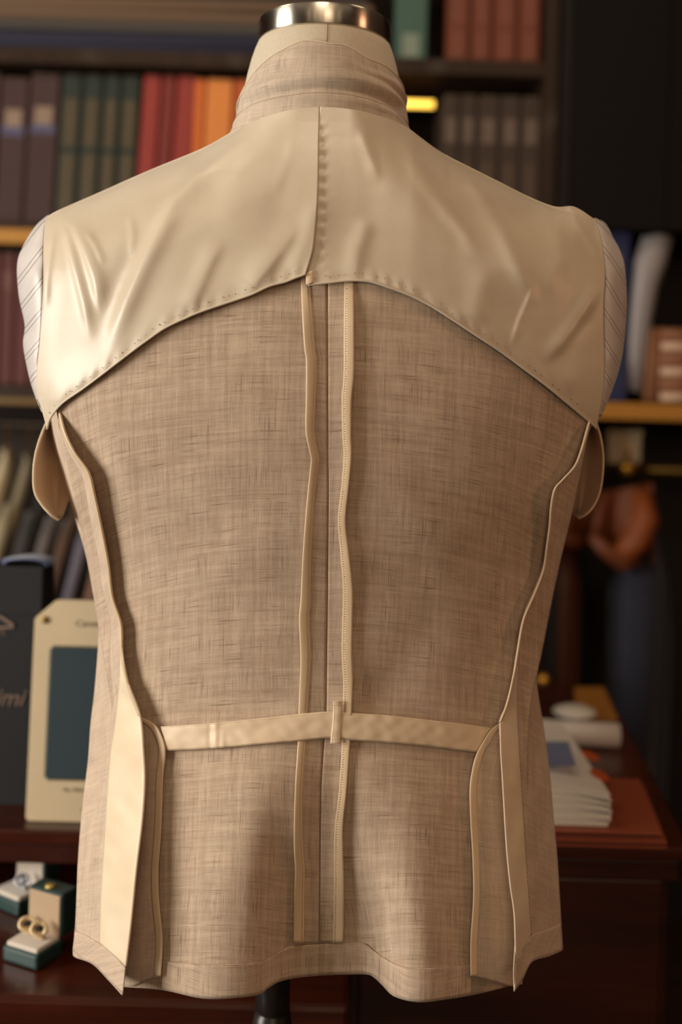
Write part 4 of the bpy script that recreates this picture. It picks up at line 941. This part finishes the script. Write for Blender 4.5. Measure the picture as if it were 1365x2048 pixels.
# ------------------------------------------------------------------ wardrobe, right
wd = thing('wardrobe', 'tall black brown wardrobe unit with open niche right of the bookcase', 'wardrobe', (.9, 2.5, 0))
xW0, xW1 = xU + .026, 1.6
box('upright', (xW0, YB - .03, 0), (xW0 + .02, YK, 2.6), m_black, wd, .002)
box('upright', (xW1, YB - .03, 0), (xW1 + .02, YK, 2.6), m_black, wd, .002)
zN = P(1250, 462, YB).z
m_dd = plain('wardrobe_door', '120e0d', .6, var=.1)
m_dd.node_tree.nodes['Principled BSDF'].inputs['Specular IOR Level'].default_value = .12
for x0, x1 in ((xW0 + .022, P(1338, 300, YB - .03).x), (P(1340, 300, YB - .03).x, xW1 - .002)): box('door', (x0, YB - .03, zN), (x1, YB - .01, 2.58), m_dd, wd, .002)
box('back_panel', (xW0 + .02, YK, 0), (xW1, YK + .02, 2.6), plain('black_back', '100e0d', .7), wd, 0)
box('shelf', (xW0 + .02, YB - .02, zC0 + .004), (xW1, YK, zC1), m_black, wd, .002)
box('niche_top', (xW0 + .02, YB - .008, zN), (xW1, YK, zN + .02), m_black, wd, .002)
box('brass_trim', (xW0 + .02, YB - .032, zC0), (xW1, YB - .02, zC1 - .001), m_brasstrim, wd, .002)
# niche contents
yN = YB + .02
book(1196, 1262, 462, zC1, yN, .2, plain('royal_blue_cloth', '18234a', .6), 'royal blue book in the wardrobe niche beside the right sleeve', 'niche books', [(.72, .86, plain('lilac_label', '7a6f9a', .5), .4)], 0, P(1230, 462, yN).z)
pb = thing('fabric_roll', 'pale grey cloth roll leaning in the wardrobe niche, flared at its top', 'fabric', P(1262, 800, yN))
pts = [P(1262, 798, yN + .03), P(1272, 720, yN + .02), P(1282, 640, yN + .01), P(1292, 570, yN), P(1303, 520, yN), P(1316, 474, yN)]
pts[0].z = zC1 + .024
g = []
for i, (p, r_) in enumerate(zip(pts, (.020, .021, .022, .025, .032, .030))):
    g.append([(p.x + r_ * math.cos(a) * 1.0, p.y + r_ * .8 * math.sin(a), p.z + .002 * math.sin(3 * a)) for a in np.linspace(0, 2 * math.pi, 28, endpoint=False)])
G = np.array(g); grid_obj('rolled_cloth', G, plain('pale_grey_satin', '8e8685', .45, sheen=.3), pb, closed=True, solid=.0015)
tube('inner_core', pts, .012, plain('core_grey', '6d6a70', .7), pb, 16)
wb = thing('woven_basket', 'brown woven basket with pale bands at the right end of the niche', 'basket', P(1330, 800, yN + .06))
bx0, bx1 = P(1296, 730, yN).x, P(1400, 730, yN).x; bz1 = P(1330, 655, yN).z
mb = plain('brown_cane', '8a5a3c', .6, var=.3, nscale=200); mw = plain('pale_cane', 'c9a78c', .5, var=.15, nscale=200)
core = box('body', (bx0, yN, zC1), (bx1, yN + .16, bz1), mb, wb, .012)
nb = 6
for k in range(nb):
    z_ = zC1 + (bz1 - zC1) * (k + .5) / nb; hx = P(1322, 730, yN).x
    tube('woven_band', [(hx, yN - .001, z_), (bx1, yN - .001, z_)], (bz1 - zC1) / nb * .36, mw if k % 2 == 0 else mb, wb, 10)
for k in range(4):
    xx = bx0 + (bx1 - bx0) * (.06 + .1 * k); tube('upright_cane', [(xx, yN - .001, zC1 + .004), (xx, yN - .001, bz1 - .004)], .0038, mb, wb, 8)

# ------------------------------------------------------------------ clothes hanging below
yR = 2.46
rz = P(1255, 938, yR).z
rail = tag(tube('hanging_rail', [(xW0 + .02, yR, rz), (xW1, yR, rz)], .010, plain('dull_brass', '7a5a22', .4, .8), None, 16), 'dull brass hanging rail below the wardrobe shelf at right', 'rail')
kn = thing('rail_bracket', 'round brass rail end hook with ball, right of the jacket armhole', 'bracket', P(1255, 938, yR - .03))
bm = bmesh.new(); bmesh.ops.create_uvsphere(bm, u_segments=24, v_segments=16, radius=.018); bmesh.ops.translate(bm, vec=P(1255, 936, yR - .035), verts=bm.verts); bm_obj('ball', bm, plain('polished_brass', 'd49a3e', .3, .7), kn, True)
tube('stem', [P(1255, 936, yR - .03), (P(1255, 936, yR).x, yR, zC0)], .004, m_brass, kn, 10)
kn2 = thing('tie_box', 'small cream box standing on the brass rail shelf under the gold trim', 'box', P(1250, 880, yR))
p0, p1 = P(1212, 890, yR), P(1280, 862, yR)
box('carton', (p0.x, yR - .02, rz + .0115), (p1.x, yR + .03, p1.z), plain('cream_carton', 'c8bb9c', .6), kn2, .006)
box('carton_lid', (p0.x - .002, yR - .022, p1.z - .012), (p1.x + .002, yR + .032, p1.z + .003), MATS['cream_carton'], kn2, .004)

def garment(name, label, cat, cx, cy, w, dep, zt, zb, mat, group=None, folds=5, slope=.07, lean=0.0, amp=.1, hook=None, hm=None, seed=1, flip=1):
    """a coat seen side-on: rounded shoulder, folds running down, a sleeve in front"""
    t = thing(name, label, cat, (cx, cy, zb), group); rows = []
    for i in range(26):
        f = i / 25; row = []
        k = min(1, (1 - math.exp(-f * 9)) * 1.0 + .02)
        for j in range(48):
            a = 2 * math.pi * j / 48; rr = 1 + amp * math.sin(folds * a + seed) * min(1, f * 2.2) + .3 * amp * math.sin(folds * 2.3 * a + 3 * f)
            x = cx + w / 2 * k * rr * math.cos(a) + lean * f; y = cy + dep / 2 * (.25 + .75 * k) * rr * math.sin(a)
            z = zt - (zt - zb) * f - slope * max(0, -math.sin(a)) * (1 - f) * flip
            row.append((x, y, z))
        rows.append(row)
    G = np.array(rows); grid_obj('body', G, mat, t, closed=True, solid=.002)
    tp = G[0].mean(0)
    tube('shoulder_cap', [(cx, cy - dep * .1, zt - .012), (cx, cy + dep * .1, zt - .012)], w * .12, mat, t, 12)
    sl = [(cx - w * .12, cy - dep * .44, zt - slope * .85), (cx - w * .2, cy - dep * .54, zt - .16), (cx - w * .2 + lean * .4, cy - dep * .56, zt - .34), (cx - w * .15 + lean * .7, cy - dep * .54, max(zb + .03, zt - .58))]
    tube('sleeve', sl, [w * .26, w * .46, w * .42, w * .34], mat, t, 20)
    if hook: 
        tube('hanger_hook', [(cx, cy, zt - .02), (cx, cy, hook - .012), (cx + .004, cy - .008, hook + .012), (cx, cy, hook + .0135), (cx, cy + .010, hook + .004)], .002, m_brass, t, 8)
    return t
zr2 = 1.175
tag(tube('hanging_rail', [(-1.47, 2.5, zr2), (xU - .006, 2.5, zr2)], .010, plain('dark_rail', '33261a', .5, .5), None, 16), 'dark clothes rail under the lower left shelf of the bookcase', 'rail')
gj = 'jackets hanging under the left bookcase shelf'
specs = [(-20, 'd8c9a6', 'cream linen', 1.125, .050), (26, '9d9174', 'pale sand', 1.115, .042), (70, '3c3a3a', 'charcoal', 1.10, .038), (108, '6a6262', 'mid grey', 1.09, .034), (144, '5e4636', 'brown tweed', 1.085, .034), (182, '6a6472', 'mauve grey', 1.085, .036), (224, '7a5c4a', 'light brown checked', 1.08, .038)]
for i, (px, c, nm, zt, w) in enumerate(specs):
    x = P(px, 1100, 2.40).x
    garment('suit_jacket', nm + ' jacket hanging under the left shelf, ' + (['at the left edge', 'second from left', 'third from left', 'fourth from left', 'fifth from left, above the swatch card', 'beside the linen jacket side', 'mostly hidden by the linen jacket'][i]), 'jacket', x, 2.5, w * .8, .30, zt, .50, plain('wool_' + nm.replace(' ', '_'), c, .9, var=.15, nscale=120, sheen=.2), gj, folds=3, slope=.13, lean=-.10, amp=.08, hook=zr2, seed=i)
# right side: clothes on the wardrobe rail
def xat(px, py, y=2.40): return P(px, py, y).x
garment('navy_trousers', 'long navy trousers hanging at the far right behind the desk', 'trousers', xat(1292, 1300), 2.46, .125, .10, rz - .10, .35, plain('navy_wool', '1f2132', .85, sheen=.2), None, folds=6, slope=.02, amp=.14, hook=rz, seed=2)
garment('grey_garment', 'narrow pale grey garment hanging beside the jacket waist on the right', 'garment', xat(1056, 1200), 2.5, .050, .10, P(1070, 1020, 2.4).z, P(1060, 1345, 2.4).z, plain('pale_grey_wool', '8e857c', .85), None, folds=3, slope=.02, amp=.1, hook=zr2, seed=3)
garment('brown_garment', 'tall reddish brown leather garment hanging right of the pale grey one', 'garment', xat(1136, 1200), 2.46, .080, .09, P(1130, 1040, 2.39).z, .45, plain('brown_leather', '55301e', .5, var=.12), None, folds=3, slope=.02, amp=.08, hook=rz, seed=4)
# draped rust leather over the rail
dj = thing('leather_jacket', 'rust orange leather jacket slung over the brass rail at right', 'jacket', P(1200, 1080, 2.40))
m_rust = plain('rust_leather', '65300f', .6, var=.15, nscale=30); m_rust2 = plain('orange_leather', '7e3c0e', .6, var=.12, nscale=30)
rows = []
for i in range(30):
    f = i / 29; row = []
    for j in range(46):
        s = j / 45; px = 1098 + 210 * s
        yb2 = 1098 + 40 * s ** 2 * (1 if s > .5 else .5) + 14 * math.sin(s * 9 + 1); py = 965 + 60 * (1 - s) * .6 + (yb2 - 965 - 36 * (1 - s)) * f
        d = 2.37 + .02 * math.sin(s * 21 + f * 2) * (0.3 + f) - .02 * math.sin(math.pi * f)
        row.append(P(px, py, d))
    rows.append(row)
grid_obj('drape', np.array([[tuple(p) for p in r] for r in rows]), m_rust, dj, solid=.004)
tube('cuff', [P(1105, 1060, 2.33), P(1135, 1082, 2.33), P(1160, 1086, 2.34)], [.016, .022, .016], m_rust, dj, 20)
tube('sleeve', [P(1285, 985, 2.36), P(1292, 1040, 2.34), P(1272, 1085, 2.33), P(1240, 1112, 2.33)], [.020, .030, .030, .022], m_rust2, dj, 24)
tube('belt', [P(1180, 1070, 2.335), P(1212, 1100, 2.33), P(1245, 1128, 2.33), P(1278, 1122, 2.335)], [.012, .018, .018, .012], m_rust, dj, 18)
# small brass knob seen at the jacket's right waist
kz = P(1088, 1360, 2.255)
dr = box('drawer', (kz.x - .40, YB - .02, kz.z - .10), (xU - .008, YB + .02, kz.z + .05), m_case, bc, .003)
bm = bmesh.new(); bmesh.ops.create_uvsphere(bm, u_segments=20, v_segments=14, radius=.013); bmesh.ops.translate(bm, vec=kz, verts=bm.verts); tag(bm_obj('knob', bm, MATS['polished_brass'], dr, True), 'round brass knob')
tube('knob_stem', [kz, (kz.x, YB - .018, kz.z)], .005, m_brass, dr, 10)
